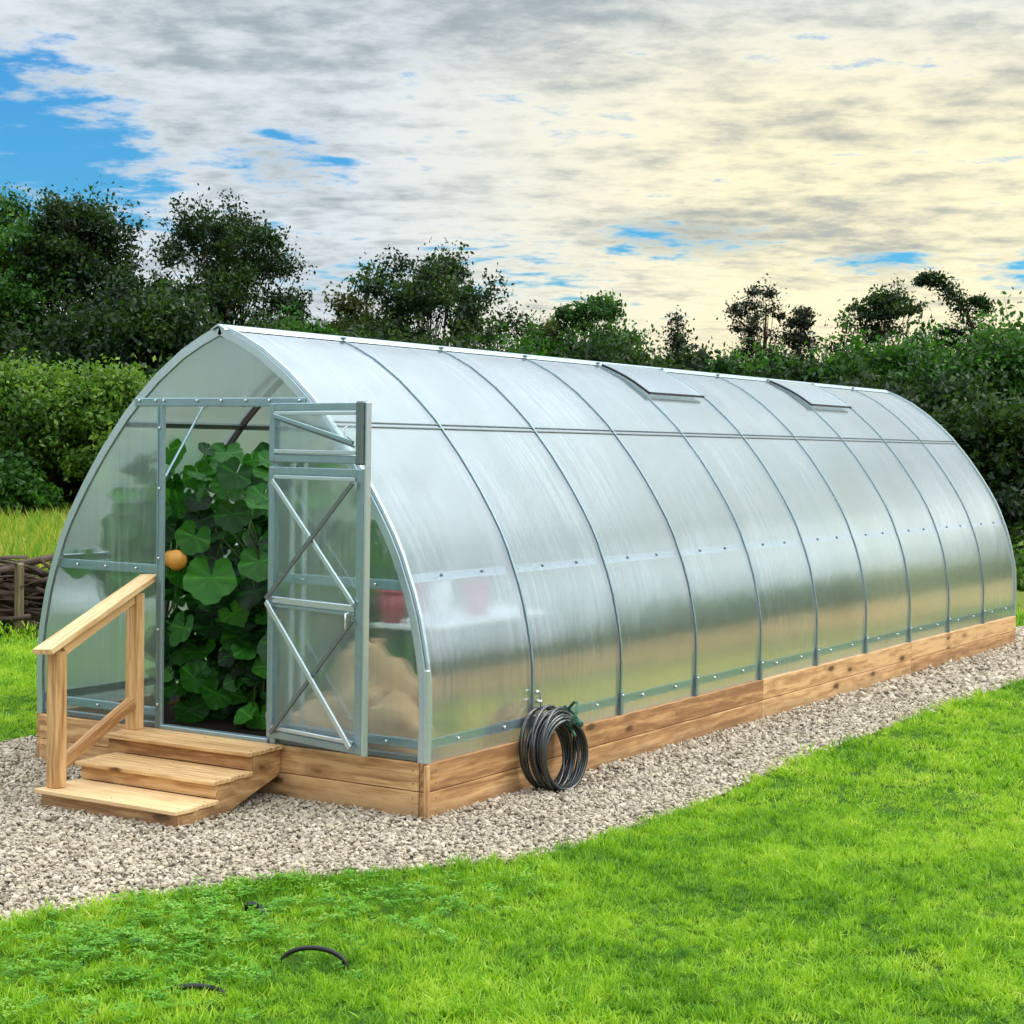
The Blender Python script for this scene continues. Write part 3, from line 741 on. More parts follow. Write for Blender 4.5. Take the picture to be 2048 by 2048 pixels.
# local x runs from the hinge to the free edge, local y is towards the viewer side
dx = Vector((-math.sin(math.radians(12)), -math.cos(math.radians(12)), 0)); dz = Vector((0, 0, 1)); dyv = dz.cross(dx)
door.rotation_euler = Matrix((dx, dyv, dz)).transposed().to_euler()
SGN = 1 if dyv.x > 0 else -1      # which local y points away from the camera
def dbar(name, u0, z0, u1, z1, wd, th, yo=0., m=None, chan=False, par=None):
    return bar(name, (u0, yo, z0), (u1, yo, z1), th, wd, m or M_metal, par or door, upv=((0, 0, 1) if abs(u1-u0) > .02 else (1, 0, 0)), chan=chan)
V_ = -SGN   # local y direction facing the camera
DW = .755
def leaf_frame(z0, z1, par, rails=()):
    dbar('stile', .020, z0, .020, z1, .042, .026, par=par); dbar('stile', DW-.030, z0, DW-.030, z1, .060, .026, par=par)
    dbar('edge_strip', DW+.010, z0-.005, DW+.010, z1+.02 if z1 < 1.8 else z1, .014, .034, par=par, m=M_metalb)
    for z_, h in ((z0+.020, .040), (z1-.020, .040))+tuple(rails): dbar('rail', .042, z_, DW-.062, z_, h, .022, par=par)
    for z_ in (z0+.055, z1-.052): dbar('rail_bead', .046, z_, DW-.066, z_, .020, .016, V_*.010, M_metalb, par=par)
    mb = MB(); y = -V_*.012; mb.add([(.03, y, z0+.01), (DW-.02, y, z0+.01), (DW-.02, y, z1-.01), (.03, y, z1-.01)], [(0, 1, 2, 3)]); me = bpy.data.meshes.new('pane'); me.from_pydata(mb.v, [], mb.f); obj('pane', me, M_gable, par)
leaf_frame(.322, 1.735, door)
zm = 1.045
dbar('rail', .042, zm, DW-.062, zm, .034, .02, V_*.010, M_metalb); dbar('rail', .042, zm-.030, DW-.062, zm-.030, .016, .02, V_*.006)
dbar('brace', .045, 1.665, DW-.055, zm+.02, .026, .012, V_*.024, M_metalb)
dbar('brace', DW-.055, 1.670, .020, zm+.005, .024, .012, V_*.038, M_metald)
dbar('brace', .020, zm-.01, DW-.055, .355, .030, .012, V_*.038, M_metalb)
dbar('brace', DW-.060, zm-.055, .050, .350, .022, .012, V_*.024, M_metald)
mb = MB(); mb.tube([(DW-.08, V_*.03, zm-.02), (DW-.08, V_*.055, zm-.025), (DW-.08, V_*.055, zm-.10)], .006, 8); mb.build('handle', M_bolt, door, True)
for z_ in (.42, 1.0, 1.62):
    mb = MB(); mb.tube([(-.004, 0, z_-.03), (-.004, 0, z_+.03)], .011, 8); mb.build('hinge', M_metald, door, True)
vw = bpy.data.objects.new('door_window', None); C.objects.link(vw); vw.parent = GH; vw.location = (-.034, DY0-.002, 0)
an2 = math.radians(12.0); dx2 = Vector((-math.sin(an2), -math.cos(an2), 0)); vw.rotation_euler = Matrix((dx2, dz.cross(dx2), dz)).transposed().to_euler()
leaf_frame(1.760, 2.064, vw)
dbar('brace', .05, 2.00, DW-.075, 1.865, .022, .014, V_*.022, M_metal, par=vw); dbar('brace', .05, 1.985, DW-.075, 1.845, .010, .010, V_*.014, M_metald, par=vw)
dbar('edge_box', DW-.025, 1.755, DW-.025, 2.070, .055, .040, V_*.012, M_metald, par=vw)
mb = MB(); mb.tube([(DW-.10, V_*.03, 1.95), (DW-.12, V_*.05, 1.93), (DW-.10, V_*.05, 1.90), (DW-.085, V_*.03, 1.88)], .004, 6); mb.build('hook', M_bolt, vw, True)

# ------------------------------------------------------------------ steps with a handrail
ST = empty('entrance_steps', (-.48, 1.35, 0), 'three tread timber entrance steps with one handrail on the left', 'steps')
STo = Vector((.48, -1.35, 0))
def sh(x): return .115*x      # the flight sits a few degrees off square
def sboard(name, x0, x1, ya, yb, z0, z1, m, grain='y'):
    xc = (x0+x1)/2
    o = board(name, Vector((xc, ya+sh(xc), (z0+z1)/2))+STo, Vector((xc, yb+sh(xc), (z0+z1)/2))+STo, x1-x0, z1-z0, m, ST); return o
zs = [.100, .193, .288]; xs = [(-.905, -.60), (-.60, -.30), (-.30, -.026)]
ya, yb = .905, 1.835
ty = .022
for i, ((x0, x1), zt_) in enumerate(zip(xs, zs)):
    yl = yb+(.07 if i == 2 else 0); yl0 = ya
    half = (x1-x0)/2
    sboard('tread', x0-.028, x0+half-.018, yl0-.015, yl+.01, zt_-ty, zt_, M_tread)
    sboard('tread', x0+half-.016, x1-.004, yl0-.015, yl+.01, zt_-ty, zt_, M_tread)
    zb = 0. if i == 0 else zs[i-1]+.001
    sboard('riser', x0, x0+.024, yl0+.002, yl-.005, zb, zt_-ty-.001, M_wood)
def stringer(y):
    prof = [(-.880, .0), (-.880, zs[0]-ty-.002), (-.601, zs[0]-ty-.002), (-.575, zs[1]-ty-.002), (-.301, zs[1]-ty-.002), (-.275, zs[2]-ty-.002), (-.028, zs[2]-ty-.002), (-.028, .135), (-.56, .0)]
    n = len(prof); vs = []
    for s_ in (-.016, .016): vs += [(x+.48, y+s_+sh(x)-1.35, z_) for x, z_ in prof]
    MB().add(vs, [tuple(range(n))[::-1], tuple(range(n, 2*n))]+[(i, (i+1) % n, n+(i+1) % n, n+i) for i in range(n)]).build('stringer', M_wood, ST)
for (x0, x1), zt_ in zip(xs, zs):
    for y in (ya+.02, (ya+yb)/2, yb-.03):
        for x in (x0+.03, x1-.07): screw((x+.48, y+sh(x)-1.35, zt_), (0, 0, 1), ST)
stringer(ya+.018); stringer(yb-.04)
yr = 1.80
def post(x, z0, z1, yo=0, slope=.0):
    p0 = Vector((x, yr+yo+sh(x), z0))+STo; p1 = Vector((x, yr+yo+sh(x), z1))+STo
    board('post', p0, p1, .072, .072, M_rail, ST, upv=(1, 0, 0), bev=.003)
post(-.845, .101, .790, -.02); post(-.125, .289, 1.030, .06)
rx0, rz0, rx1, rz1 = -.965, .800, -.005, 1.115
def rl(x, z_, yo=0.): return Vector((x, yr+yo+sh(x), z_))+STo
slope = Vector((rx1-rx0, 0, rz1-rz0)); upr = Vector((-slope.z, 0, slope.x)).normalized()
board('handrail', rl(rx0, rz0, -.03), rl(rx1, rz1, .055), .115, .030, M_tread, ST, upv=upr)
k = (rz1-rz0)/(rx1-rx0)
def zr(x): return rz0+(x-rx0)*k
board('under_rail', rl(-.812, zr(-.812)-.052, -.025), rl(-.162, zr(-.162)-.052, .05), .032, .066, M_rail, ST, upv=upr)
board('lower_rail', rl(-.812, .215, -.025), rl(-.162, .440, .05), .045, .062, M_rail, ST, upv=upr)

# ------------------------------------------------------------------ hose coil
HC = empty('hose_coil', (1.02, -.12, 0), 'coiled black garden hose leaning on the timber plinth', 'hose')
def ring(cx_, cy_, cz_, rx_, rz_, lean, yaw_, jit, n=56, seed=0):
    r = random.Random(seed); P = []
    a1, a2 = r.uniform(0, 6.28), r.uniform(0, 6.28)
    for k_ in range(n):
        a = 2*math.pi*k_/n; x = rx_*math.cos(a)*(1+jit*math.sin(a*2+a1)); z_ = rz_*math.sin(a); y = jit*.5*math.sin(a+a2)
        P.append(Vector((cx_+x*math.cos(yaw_)-y*math.sin(yaw_), cy_+y+x*math.sin(yaw_)-lean*(z_*-1), cz_+z_)))
    return P
mb = MB()
for i in range(15):
    rr = random.Random(i); R0 = .225-.010*(i % 5)-rr.uniform(0, .012); t_ = i/14
    P = ring(rr.uniform(-.015, .015), .060-.15*t_+rr.uniform(-.008, .008), R0+.014+.004*rr.random(), R0*rr.uniform(.92, .99), R0, .10, rr.uniform(-.12, .12), .02+.02*rr.random(), 56, i)
    mb.tube(P, .0098, 8, closed=True)
mb.build('hose', M_hose, HC, True)
mb = MB(); mb.tube([(.02, -.10, .36), (.05, -.12, .43), (.10, -.10, .475), (.15, -.05, .47), (.16, .0, .42), (.13, .02, .36), (.10, -.06, .33), (.06, -.11, .30)], .0085, 8); mb.build('tie_loop', M_green_strap, HC, True)
mb = MB(); mb.tube([(.16, .02, .44), (.17, -.04, .40), (.13, -.10, .36)], .009, 8); mb.tube([(.10, -.09, .37), (.15, -.09, .35)], .020, 10); mb.build('connector', M_crate, HC, True)
# hanging hook on the rib foot
HK = empty('wall_hook', (1.0, -.03, .50), 'small steel hook hanging on the second rib above the hose coil', 'hook')
mb = MB(); mb.tube([(.0, -.004, .035), (.004, -.022, .03), (.006, -.024, -.05), (.004, -.02, -.12), (.012, -.03, -.14)], .0045, 8); mb.build('hook_wire', M_metald, HK, True)
mb = MB(); mb.tube([(0, .004, .03), (0, -.014, .03)], .011, 8); mb.tube([(.004, .004, -.02), (.004, -.03, -.02)], .010, 8); mb.build('knob', M_bolt, HK, True)

# ------------------------------------------------------------------ hoops half sunk in the lawn
def hoop(x0, y0, x1, y1, h, rad, label, sink=.012):
    o = empty('buried_hoop', ((x0+x1)/2, (y0+y1)/2, 0), label, 'hoop', 'black hoops sunk in the lawn'); P = []
    for i in range(17):
        a = math.pi*i/16; t_ = .5-.5*math.cos(a); P.append(((t_-.5)*(x1-x0), (t_-.5)*(y1-y0), h*math.sin(a)**.8-sink))
    mb = MB(); mb.tube(P, rad, 8); mb.build('hoop_tube', M_black, o, True)
hoop(-2.30, -.98, -2.20, -1.20, .08, .0090, 'large black rubber hoop standing up out of the near lawn')
hoop(-1.85, -.42, -1.90, -.575, .065, .011, 'smaller black hoop in the clover close to the gravel edge')
hoop(-2.80, -.88, -2.68, -1.06, .045, .011, 'lowest black hoop nearly hidden in the grass at lower left')

# ------------------------------------------------------------------ things inside and behind the panels
def sack(name, loc, rx_, ry_, rz_, label, seed):
    import bmesh
    bm = bmesh.new(); bmesh.ops.create_icosphere(bm, subdivisions=4, radius=1.); r = random.Random(seed); ph = [r.uniform(0, 6) for _ in range(6)]
    for v in bm.verts:
        c = v.co; k_ = 1+.10*math.sin(c.x*3+ph[0])*math.sin(c.y*3+ph[1])+.06*math.sin(c.z*7+ph[2]+c.x*4)+.03*math.sin(c.y*15+ph[3]+c.z*6)
        z_ = max(c.z, -.75); v.co = Vector((c.x*rx_*k_, c.y*ry_*k_, (z_+.75)*rz_*k_/1.75*(1 if c.z < .6 else 1.05)))
    m_ = bpy.data.meshes.new('body'); bm.to_mesh(m_); bm.free()
    for p_ in m_.polygons: p_.use_smooth = True
    e = empty('sack', loc, label, 'sack', 'tan sacks inside the gable'); obj('body', m_, M_sack, e)
    mb = MB(); top_ = rz_*.98; mb.tube([(0, 0, top_-.03), (0, .005, top_+.01), (.01, .01, top_+.05)], [.045, .022, .05], 10); mb.build('tied_neck', M_sack, e, True)
sack('sack', (.45, .62, .20), .22, .24, .58, 'tallest tan burlap sack behind the right gable panel', 1)
sack('sack', (.24, .38, .20), .16, .22, .34, 'low tan burlap sack in the near corner of the greenhouse', 2)
sack('sack', (.34, .88, .20), .16, .20, .28, 'tan burlap sack behind the lower door pane', 3)
SH = empty('potting_bench', (.62, .50, .2), 'narrow potting bench with a pale top behind the right gable panel', 'bench')
board('bench_top', (-.14, 0, .69), (.95, 0, .69), .36, .025, M_white, SH)
for x in (-.1, .9):
    for y in (-.14, .14): board('leg', (x, y, 0), (x, y, .676), .03, .03, M_post_old, SH, upv=(1, 0, 0))
def canister(loc, label, m, r0, r1, h, nm, cat):
    e = empty(nm, loc, label, cat); mb = MB(); mb.tube([(0, 0, 0), (0, 0, h)], [r0, r1], 24); mb.build('container_body', m, e, True)
    mb = MB(); mb.tube([(0, 0, h), (0, 0, h+.018)], [r1*1.06, r1*1.04], 24); mb.build('rim', m, e, True)
canister((.66, .44, .9035), 'upright white canister on the potting bench between red pots', M_white, .065, .065, .22, 'canister', 'canister')
canister((.56, .60, .9035), 'red pot on the potting bench next to the gable', M_red, .06, .085, .16, 'plant_pot', 'plant pot')
canister((1.05, .48, .9035), 'red pot at the far end of the potting bench', M_red, .07, .09, .15, 'plant_pot', 'plant pot')
# basin on a dark stump and green crate outside beyond the left wall
canister((1.86, 4.13, .0), 'dark stump carrying a white basin on the left lawn', M_bark, .11, .10, .455, 'stump', 'stump')
e = empty('basin', (1.86, 4.13, .474), 'white basin on a dark stump seen through the left gable panel', 'basin')
mb = MB(); mb.tube([(0, 0, 0), (0, 0, .008), (0, 0, .17), (0, 0, .185)], [.17, .19, .335, .36], 32, cap=False); mb.tube([(0, 0, .001), (0, 0, .002)], [.168, .168], 32); mb.build('bowl', M_white, e, True)
e = empty('crate', (1.55, 3.65, .0), 'low dark green plastic crate on the lawn by the basin', 'crate')
mb = MB()
for a_, h_ in (((.0, .2, .08), (.25, .008, .08)), ((.0, -.2, .08), (.25, .008, .08)), ((.25, 0, .08), (.008, .2, .08)), ((-.25, 0, .08), (.008, .2, .08)), ((0, 0, .008), (.25, .2, .008))): mb.box(a_, h_, bev=.002)
mb.build('crate_shell', M_crate, e)
mb = MB(); mb.box((0, .2, .166), (.27, .016, .008), bev=.002); mb.box((0, -.2, .166), (.27, .016, .008), bev=.002); mb.build('rim', M_crate, e)

# ------------------------------------------------------------------ pumpkin vine
def leafgrid(seed):
    r = random.Random(seed); nr, na = 5, 26; V = [(0, 0, 0)]; tint = [.55]
    veins = [math.pi*(-.78+.26*k_*2) for k_ in range(-0, 4)]; veins = [-2.3, -1.5, -.75, 0, .75, 1.5, 2.3]
    for i in range(1, nr+1):
        for j in range(na):
            a = -math.pi*.93+2*math.pi*.93*j/(na-1); R = (1+.07*math.cos(5*a)+.035*math.sin(13*a+seed))*(.80+.2*math.cos(a*.5))
            R *= 1-.25*math.exp(-((abs(a)-math.pi*.93)/.3)**2)
            q = i/nr; x = R*q*math.cos(a); y = R*q*math.sin(a); dv = min(abs(a-v) for v in veins)
            z_ = .16*q*q+.05*math.sin(a*7+seed)*q*q-.035*q*math.exp(-(dv/.1)**2)+.10*math.sin(a+seed)*q*q
            V.append((x, y, z_)); tint.append(min(1, .38+.45*math.exp(-(dv/.07)**2)*(1-q*.4)+r.uniform(-.06, .06)))
    T_ = [(0, 1+j, 2+j) for j in range(na-1)]; Q = []
    for i in range(nr-1):
        for j in range(na-1): a = 1+i*na+j; Q.append((a, a+na, a+na+1, a+1))
    return np.array(V), np.array(Q), np.array(T_), np.array(tint)
LG = [leafgrid(i) for i in range(5)]
def leaves_mesh(name, items, m, parent):
    V = []; Q = []; T_ = []; ti = []; b = 0
    for (p, nrm, tipd, s, sh_) in items:
        g_ = LG[rng.integers(len(LG))]; z_ = np.array(nrm, float); z_ /= np.linalg.norm(z_); x = np.array(tipd, float); x -= z_*(x@z_); x /= np.linalg.norm(x)+1e-9; y = np.cross(z_, x)
        v = (g_[0][:, :1]*x+g_[0][:, 1:2]*y+g_[0][:, 2:]*z_)*s+np.array(p); V.append(v); Q.append(g_[1]+b); T_.append(g_[2]+b); ti.append(np.clip(g_[3]+sh_, 0, 1)); b += len(v)
    return obj(name, npmesh(name, np.concatenate(V), np.concatenate(Q), np.concatenate(T_), np.concatenate(ti), True), m, parent)
PV = empty('pumpkin_vine', (.62, 1.72, .2), 'tall pumpkin vine with large green leaves filling the open doorway', 'climbing plant')
items = []
for k_ in range(1250):
    z_ = rng.uniform(.05, 1.78); x = rng.uniform(-.22, 1.0); half = .56 if z_ < .75 else .84-.14*((z_-.9)/.7); y = rng.uniform(-.62, half)
    if z_ > 1.05+.50*rng.uniform() + .12*math.sin(y*5): continue
    if z_ > .95 and rng.uniform() < .35: continue
    s = rng.uniform(.045, .105)*(1.2 if z_ > .4 else 1.); face = np.array([-1., -.55, .55])+rng.normal(0, .62, 3); tip = np.array([-.4, -.2, -1.])+rng.normal(0, .5, 3)
    items.append(((x, y, z_), face, tip, s, rng.uniform(-.45, .25)))
items.append(((-.30, -.02, .90), (-1, -.5, .35), (.25, .1, -1), .155, .12)); items.append(((-.24, .16, 1.12), (-1, -.5, .3), (-.2, .3, -1), .11, .05)); items.append(((-.22, -.30, 1.0), (-1, -.4, .4), (.1, -.2, -1), .12, .0))
for y in np.linspace(-.45, .35, 11): items.append(((rng.uniform(-.1, .4), y, 1.42+.12*math.sin(y*7)+rng.uniform(-.05, .06)), (-.5+rng.normal(0, .2), -.3, 1.), (-.8, rng.normal(0, .6), -.2), rng.uniform(.07, .11), .1))
for k_ in range(60): items.append(((rng.uniform(-.50, .3), rng.uniform(.42, .86), rng.uniform(.78, 1.62)), np.array([-1., -.5, .5])+rng.normal(0, .4, 3), (-.2, rng.normal(0, .5), -1.), rng.uniform(.06, .12), rng.uniform(-.1, .25)))
leaves_mesh('foliage', items, M_pump, PV)
mb = MB()
for k_ in range(16):
    y = -.45+k_*.075; P = []
    for i in range(7): P.append((rng.uniform(-.1, .3), y+rng.uniform(-.10, .10), .0+i*(.23)+rng.uniform(-.04, .04)))
    mb.tube(P, .0075, 6)
mb.build('stem', M_vine, PV, True)
for (x, y, z_, r0) in ((-.30, .24, .985, .062), (-.24, .34, .985, .050), (.02, .04, .36, .030)):
    import bmesh
    bm = bmesh.new(); bmesh.ops.create_uvsphere(bm, u_segments=32, v_segments=18, radius=1.)
    for v in bm.verts:
        a = math.atan2(v.co.y, v.co.x); k_ = 1-.05*abs(math.sin(a*5)); v.co = Vector((v.co.x*r0*k_, v.co.y*r0*k_, v.co.z*r0*.95))
    m_ = bpy.data.meshes.new('squash'); bm.to_mesh(m_); bm.free()
    for p_ in m_.polygons: p_.use_smooth = True
    o = obj('squash', m_, M_fruit, PV, (x, y, z_)); MB().tube([(0, 0, r0*.9), (.004, .002, r0+.02), (.012, .01, r0+.045)], [.008, .006, .005], 6).build('stalk', M_vine, o, True)
# low leafy bed along the far left wall and small plants deeper in
def low_plant(loc, n, sp_, h, s, label, grp='low plants in the left bed'):
    e = empty('bed_plant', loc, label, 'plant', grp); it = []
    for k_ in range(n):
        a = rng.uniform(0, 6.28); d = sp_*math.sqrt(rng.uniform()); it.append(((d*math.cos(a), d*math.sin(a), h*rng.uniform(.15, 1.)), (rng.normal(0, .5), -.6+rng.normal(0, .4), .8), (rng.normal(), rng.normal(), -.3), s*rng.uniform(.6, 1.2), rng.uniform(-.1, .3)))
    leaves_mesh('foliage', it, M_pump, e); mb = MB()
    for k_ in range(5): mb.tube([(0, 0, 0), (rng.normal(0, sp_*.3), rng.normal(0, sp_*.3), h*.8)], .006, 6)
    mb.build('stem', M_vine, e, True)
nm = ['first', 'second', 'third', 'fourth', 'fifth', 'sixth', 'seventh', 'eighth']
for i, (x, hh) in enumerate(((1.75, .62), (2.7, .60), (3.6, .45), (4.5, .40), (5.5, .42), (6.5, .38), (7.6, .40), (8.8, .36))):
    low_plant((x, 2.05, .2), 150, .50, hh, .085, 'leafy bed plant inside the far wall, %s one behind the vine' % nm[i])

# ------------------------------------------------------------------ brushwood fence
BF = empty('brushwood_fence', (4.45, 7.77, 0), 'low dark fence of stacked branches between wooden stakes', 'fence')
ex = Vector((-.74, .67, 0)).normalized(); ey = Vector((.67, .74, 0)).normalized()
mb = MB(); R = random.Random(3)
for k_ in range(900):
    u = R.uniform(-4.5, 3.2); L = R.uniform(.5, 1.5); z_ = R.uniform(.02, .66); d = R.uniform(.06, .42); th = R.gauss(0, .42); ph = R.gauss(0, .3); rad = R.choice((.006, .009, .012, .018, .026, .036))
    c = ex*u+ey*d+Vector((0, 0, z_)); dv = (ex*math.cos(th)+Vector((0, 0, math.sin(th)))+ey*ph).normalized(); P = []
    for i in range(5):
        q = c+dv*L*(i/4-.5)+Vector((0, 0, R.uniform(-.018, .018))); q.z = min(max(rad, q.z), .72); P.append(q)
    mb.tube(P, [rad, rad*.95, rad*.9, rad*.8, rad*.6], 6)
o = mb.build('branch_stack', M_brush, BF, True)
for u in (-3.7, -2.3, -1.0, .0, 1.25, 2.4):
    p0 = ex*u+Vector((0, 0, -.05)); board('stake', p0, p0+Vector((.0, 0, .74)), .075, .075, M_post_old, BF, upv=(1, 0, 0), bev=.012)

# ------------------------------------------------------------------ trees and shrubs
def leaf_cloud(P, s, tint, flat=.0):
    """one bent diamond per point"""
    n = len(P); a = rng.normal(size=(n, 3)); a[:, 2] *= 1-flat*.5; a /= np.linalg.norm(a, axis=1)[:, None]; b = rng.normal(size=(n, 3)); b -= a*(a*b).sum(1)[:, None]; b /= np.linalg.norm(b, axis=1)[:, None]
    c = np.cross(a, b); s = s[:, None]
    V = np.stack([P-a*s, P+b*s*.55+c*s*.12, P+a*s, P-b*s*.55+c*s*.12], 1).reshape(-1, 3)
    Q = np.arange(n*4).reshape(n, 4); return V, Q, np.repeat(tint, 4)
def polar(azd, dist): a = math.radians(azd); return (CAM[0]+dist*math.cos(a), CAM[1]+dist*math.sin(a))
def ground_z(x, y):
    z_, u, d = bank_z(np.array([[x, y]])); return float(z_[0]) if d[0] > 0 else 0.

def tree(name, cat, label, azd, dist, ztop, hw, m, clumps=46, rc=.32, lsize=.05, nleaf=11000, z_low=.3, group=None, stems=1, lean=(0, 0), shape=1., up_=.6, tw=1.2, base_z=None, depth=None, spire=False):
    clumps = int(clumps*1.55); rc *= 1.12; nleaf = int(nleaf*2.0); hw *= 1.08
    x, y = polar(azd, dist); z0 = ground_z(x, y)-.05 if base_z is None else base_z; H = ztop-z0
    e = empty(name, (x, y, z0), label, cat, group); dp = hw if depth is None else depth
    tb = MB(); cs = []
    for k_ in range(clumps):
        for _ in range(30):
            t_ = rng.uniform(z_low, 1.); 
            if spire: env = max(.04, (1-t_)/(1-z_low))
            else:
                q = (t_-z_low)/(1-z_low); env = math.sqrt(max(0., 1-((q-.42)/.60)**2))**shape
            a = rng.uniform(0, 6.28); d = math.sqrt(rng.uniform())*env
            c = np.array([d*math.cos(a)*hw, d*math.sin(a)*dp, t_*(H-rc*.5)])
            c[:2] += np.array(lean)*t_*H
            if not cs or min(np.linalg.norm((c-q_)/np.array([1, 1, 1.])) for q_ in cs) > rc*.55: break
        cs.append(c)
    # trunk(s) and limbs
    tops = []
    for s_ in range(stems):
        a = 6.28*s_/stems+.4; off_ = .12*min(hw, 1) if stems > 1 else 0
        P = []
        for i in range(7):
            t_ = i/6; P.append((math.cos(a)*(off_+off_*2.8*t_)+lean[0]*t_*H+rng.normal(0, .012*H*.3), math.sin(a)*(off_+off_*2.8*t_)+lean[1]*t_*H+rng.normal(0, .012*H*.3), H*.93*t_))
        r0 = (.022*H+.01)/math.sqrt(stems); tb.tube(P, [r0*(1-.88*i/6) for i in range(7)], 7); tops.append(P)
    LP = []; LT = []
    per = max(8, int(nleaf/clumps/14)); ntw = 14
    for c in cs:
        P = tops[rng.integers(len(tops))]; tt = max(.06, c[2]/H-.22-.15*rng.uniform()); q = tt/.93*6; i = min(5, int(q)); s0 = Vector(P[i]).lerp(Vector(P[i+1]), q-i)
        mid = s0.lerp(Vector(c), .5)+Vector((0, 0, -.06*rc)); r1 = .006+.0022*H*(1-tt); tb.tube([s0, mid, Vector(c)], [r1*1.5, r1, r1*.5], 5, cap=False)
        rck = rc*rng.uniform(.7, 1.7); sh_ = rng.uniform(-.30, .32)
        for j in range(ntw):
            d = rng.normal(size=3); d[2] = abs(d[2])*up_+d[2]*(1-up_); d /= np.linalg.norm(d); ln = rck*rng.uniform(.55, 1.25)
            d2 = d+np.array([0, 0, .45*up_]); tip = c+d*ln*.5+d2*ln*.5
            if j % 2 == 0: tb.tube([Vector(c), Vector(c+d*ln*.5), Vector(tip)], [.007, .005, .003], 3, cap=False)
            t_ = rng.uniform(.12, 1.04, per)[:, None]**.8; pts = np.where(t_ < .5, c+d*ln*t_, c+d*ln*.5+d2*ln*(t_-.5))+rng.normal(0, rck*.16*tw, (per, 3))
            LP.append(pts); LT.append(np.clip(rng.normal(.42+sh_, .2, per), 0, 1))
    LP = np.concatenate(LP); LT = np.concatenate(LT); V, Q, ti = leaf_cloud(LP, lsize*rng.uniform(.55, 1.3, len(LP)), LT)
    obj('crown', npmesh('crown', V, Q, None, ti), m, e); tb.build('trunk', M_bark, e, True); return e

TG = 'trees in the belt behind the greenhouse'
# tall trees from left to right
tree('tree', 'tree', 'tall dark broadleaf tree cut by the left edge of the photo', 48.3, 34, 6.25, 1.35, M_leaf_mid, 80, .36, .050, 25000, .12, TG, 3)
tree('tree', 'tree', 'dark dense upright tree just right of the leftmost tree', 45.9, 33.5, 6.25, 1.15, M_leaf_dark, 84, .34, .050, 27000, .06, TG, 2)
tree('tree', 'tree', 'round open crowned tree with many stems behind the greenhouse gable peak', 41.35, 34.5, 6.2, 1.62, M_leaf_dark, 84, .33, .044, 22000, .18, TG, 5, up_=.8)
tree('tree', 'tree', 'small olive tree between the round tree and the broad spiky one', 37.4, 36, 4.75, .62, M_leaf_olive, 20, .26, .05, 4500, .3, TG, 2, up_=.8)
tree('tree', 'tree', 'broad spiky topped tree rising over the near part of the ridge', 34.95, 36, 5.6, 1.95, M_leaf_dark, 72, .33, .05, 15000, .25, TG, 4, up_=.75)
tree('tree', 'tree', 'feathery green tree above the ridge left of the dead conifer', 29.6, 37, 4.95, 1.25, M_leaf_mid, 44, .28, .05, 10000, .3, TG, 3, up_=.8)
tree('tree', 'tree', 'low yellowish tree at the left foot of the feathery green tree', 31.2, 37, 4.35, .75, M_leaf_olive, 20, .26, .045, 3800, .35, TG, 3, up_=.8)
tree('conifer', 'conifer', 'thin half dead conifer with a bare straight top', 26.85, 36, 4.75, .42, M_needle, 26, .17, .035, 2600, .35, TG, 1, spire=True, up_=.1)
tree('conifer', 'conifer', 'small pale spruce right of the half dead conifer', 26.05, 37, 4.35, .42, M_leaf_olive, 26, .15, .03, 2600, .35, TG, 1, spire=True, up_=.1)
tree('conifer', 'conifer', 'bushy dark conifer with a rounded top above the second roof vent', 24.05, 36, 5.15, .85, M_needle, 50, .17, .036, 6500, .30, TG, 1, shape=.8, up_=.6)
tree('conifer', 'conifer', 'narrow dark shoot leaning right beside the bushy conifer', 23.35, 36, 4.75, .28, M_needle, 22, .15, .038, 3000, .30, TG, 1, lean=(-.02, -.07), up_=.6)
tree('tree', 'tree', 'sparse thin shrubby tree right of the dark conifers', 22.1, 37, 4.25, .65, M_leaf_olive, 18, .18, .03, 1500, .35, TG, 5, up_=.8)
tree('tree', 'tree', 'wide flat topped open tree with reddish branch tips on the right', 20.25, 35, 4.95, .95, M_leaf_dark, 40, .22, .042, 6500, .45, TG, 3, up_=.5)
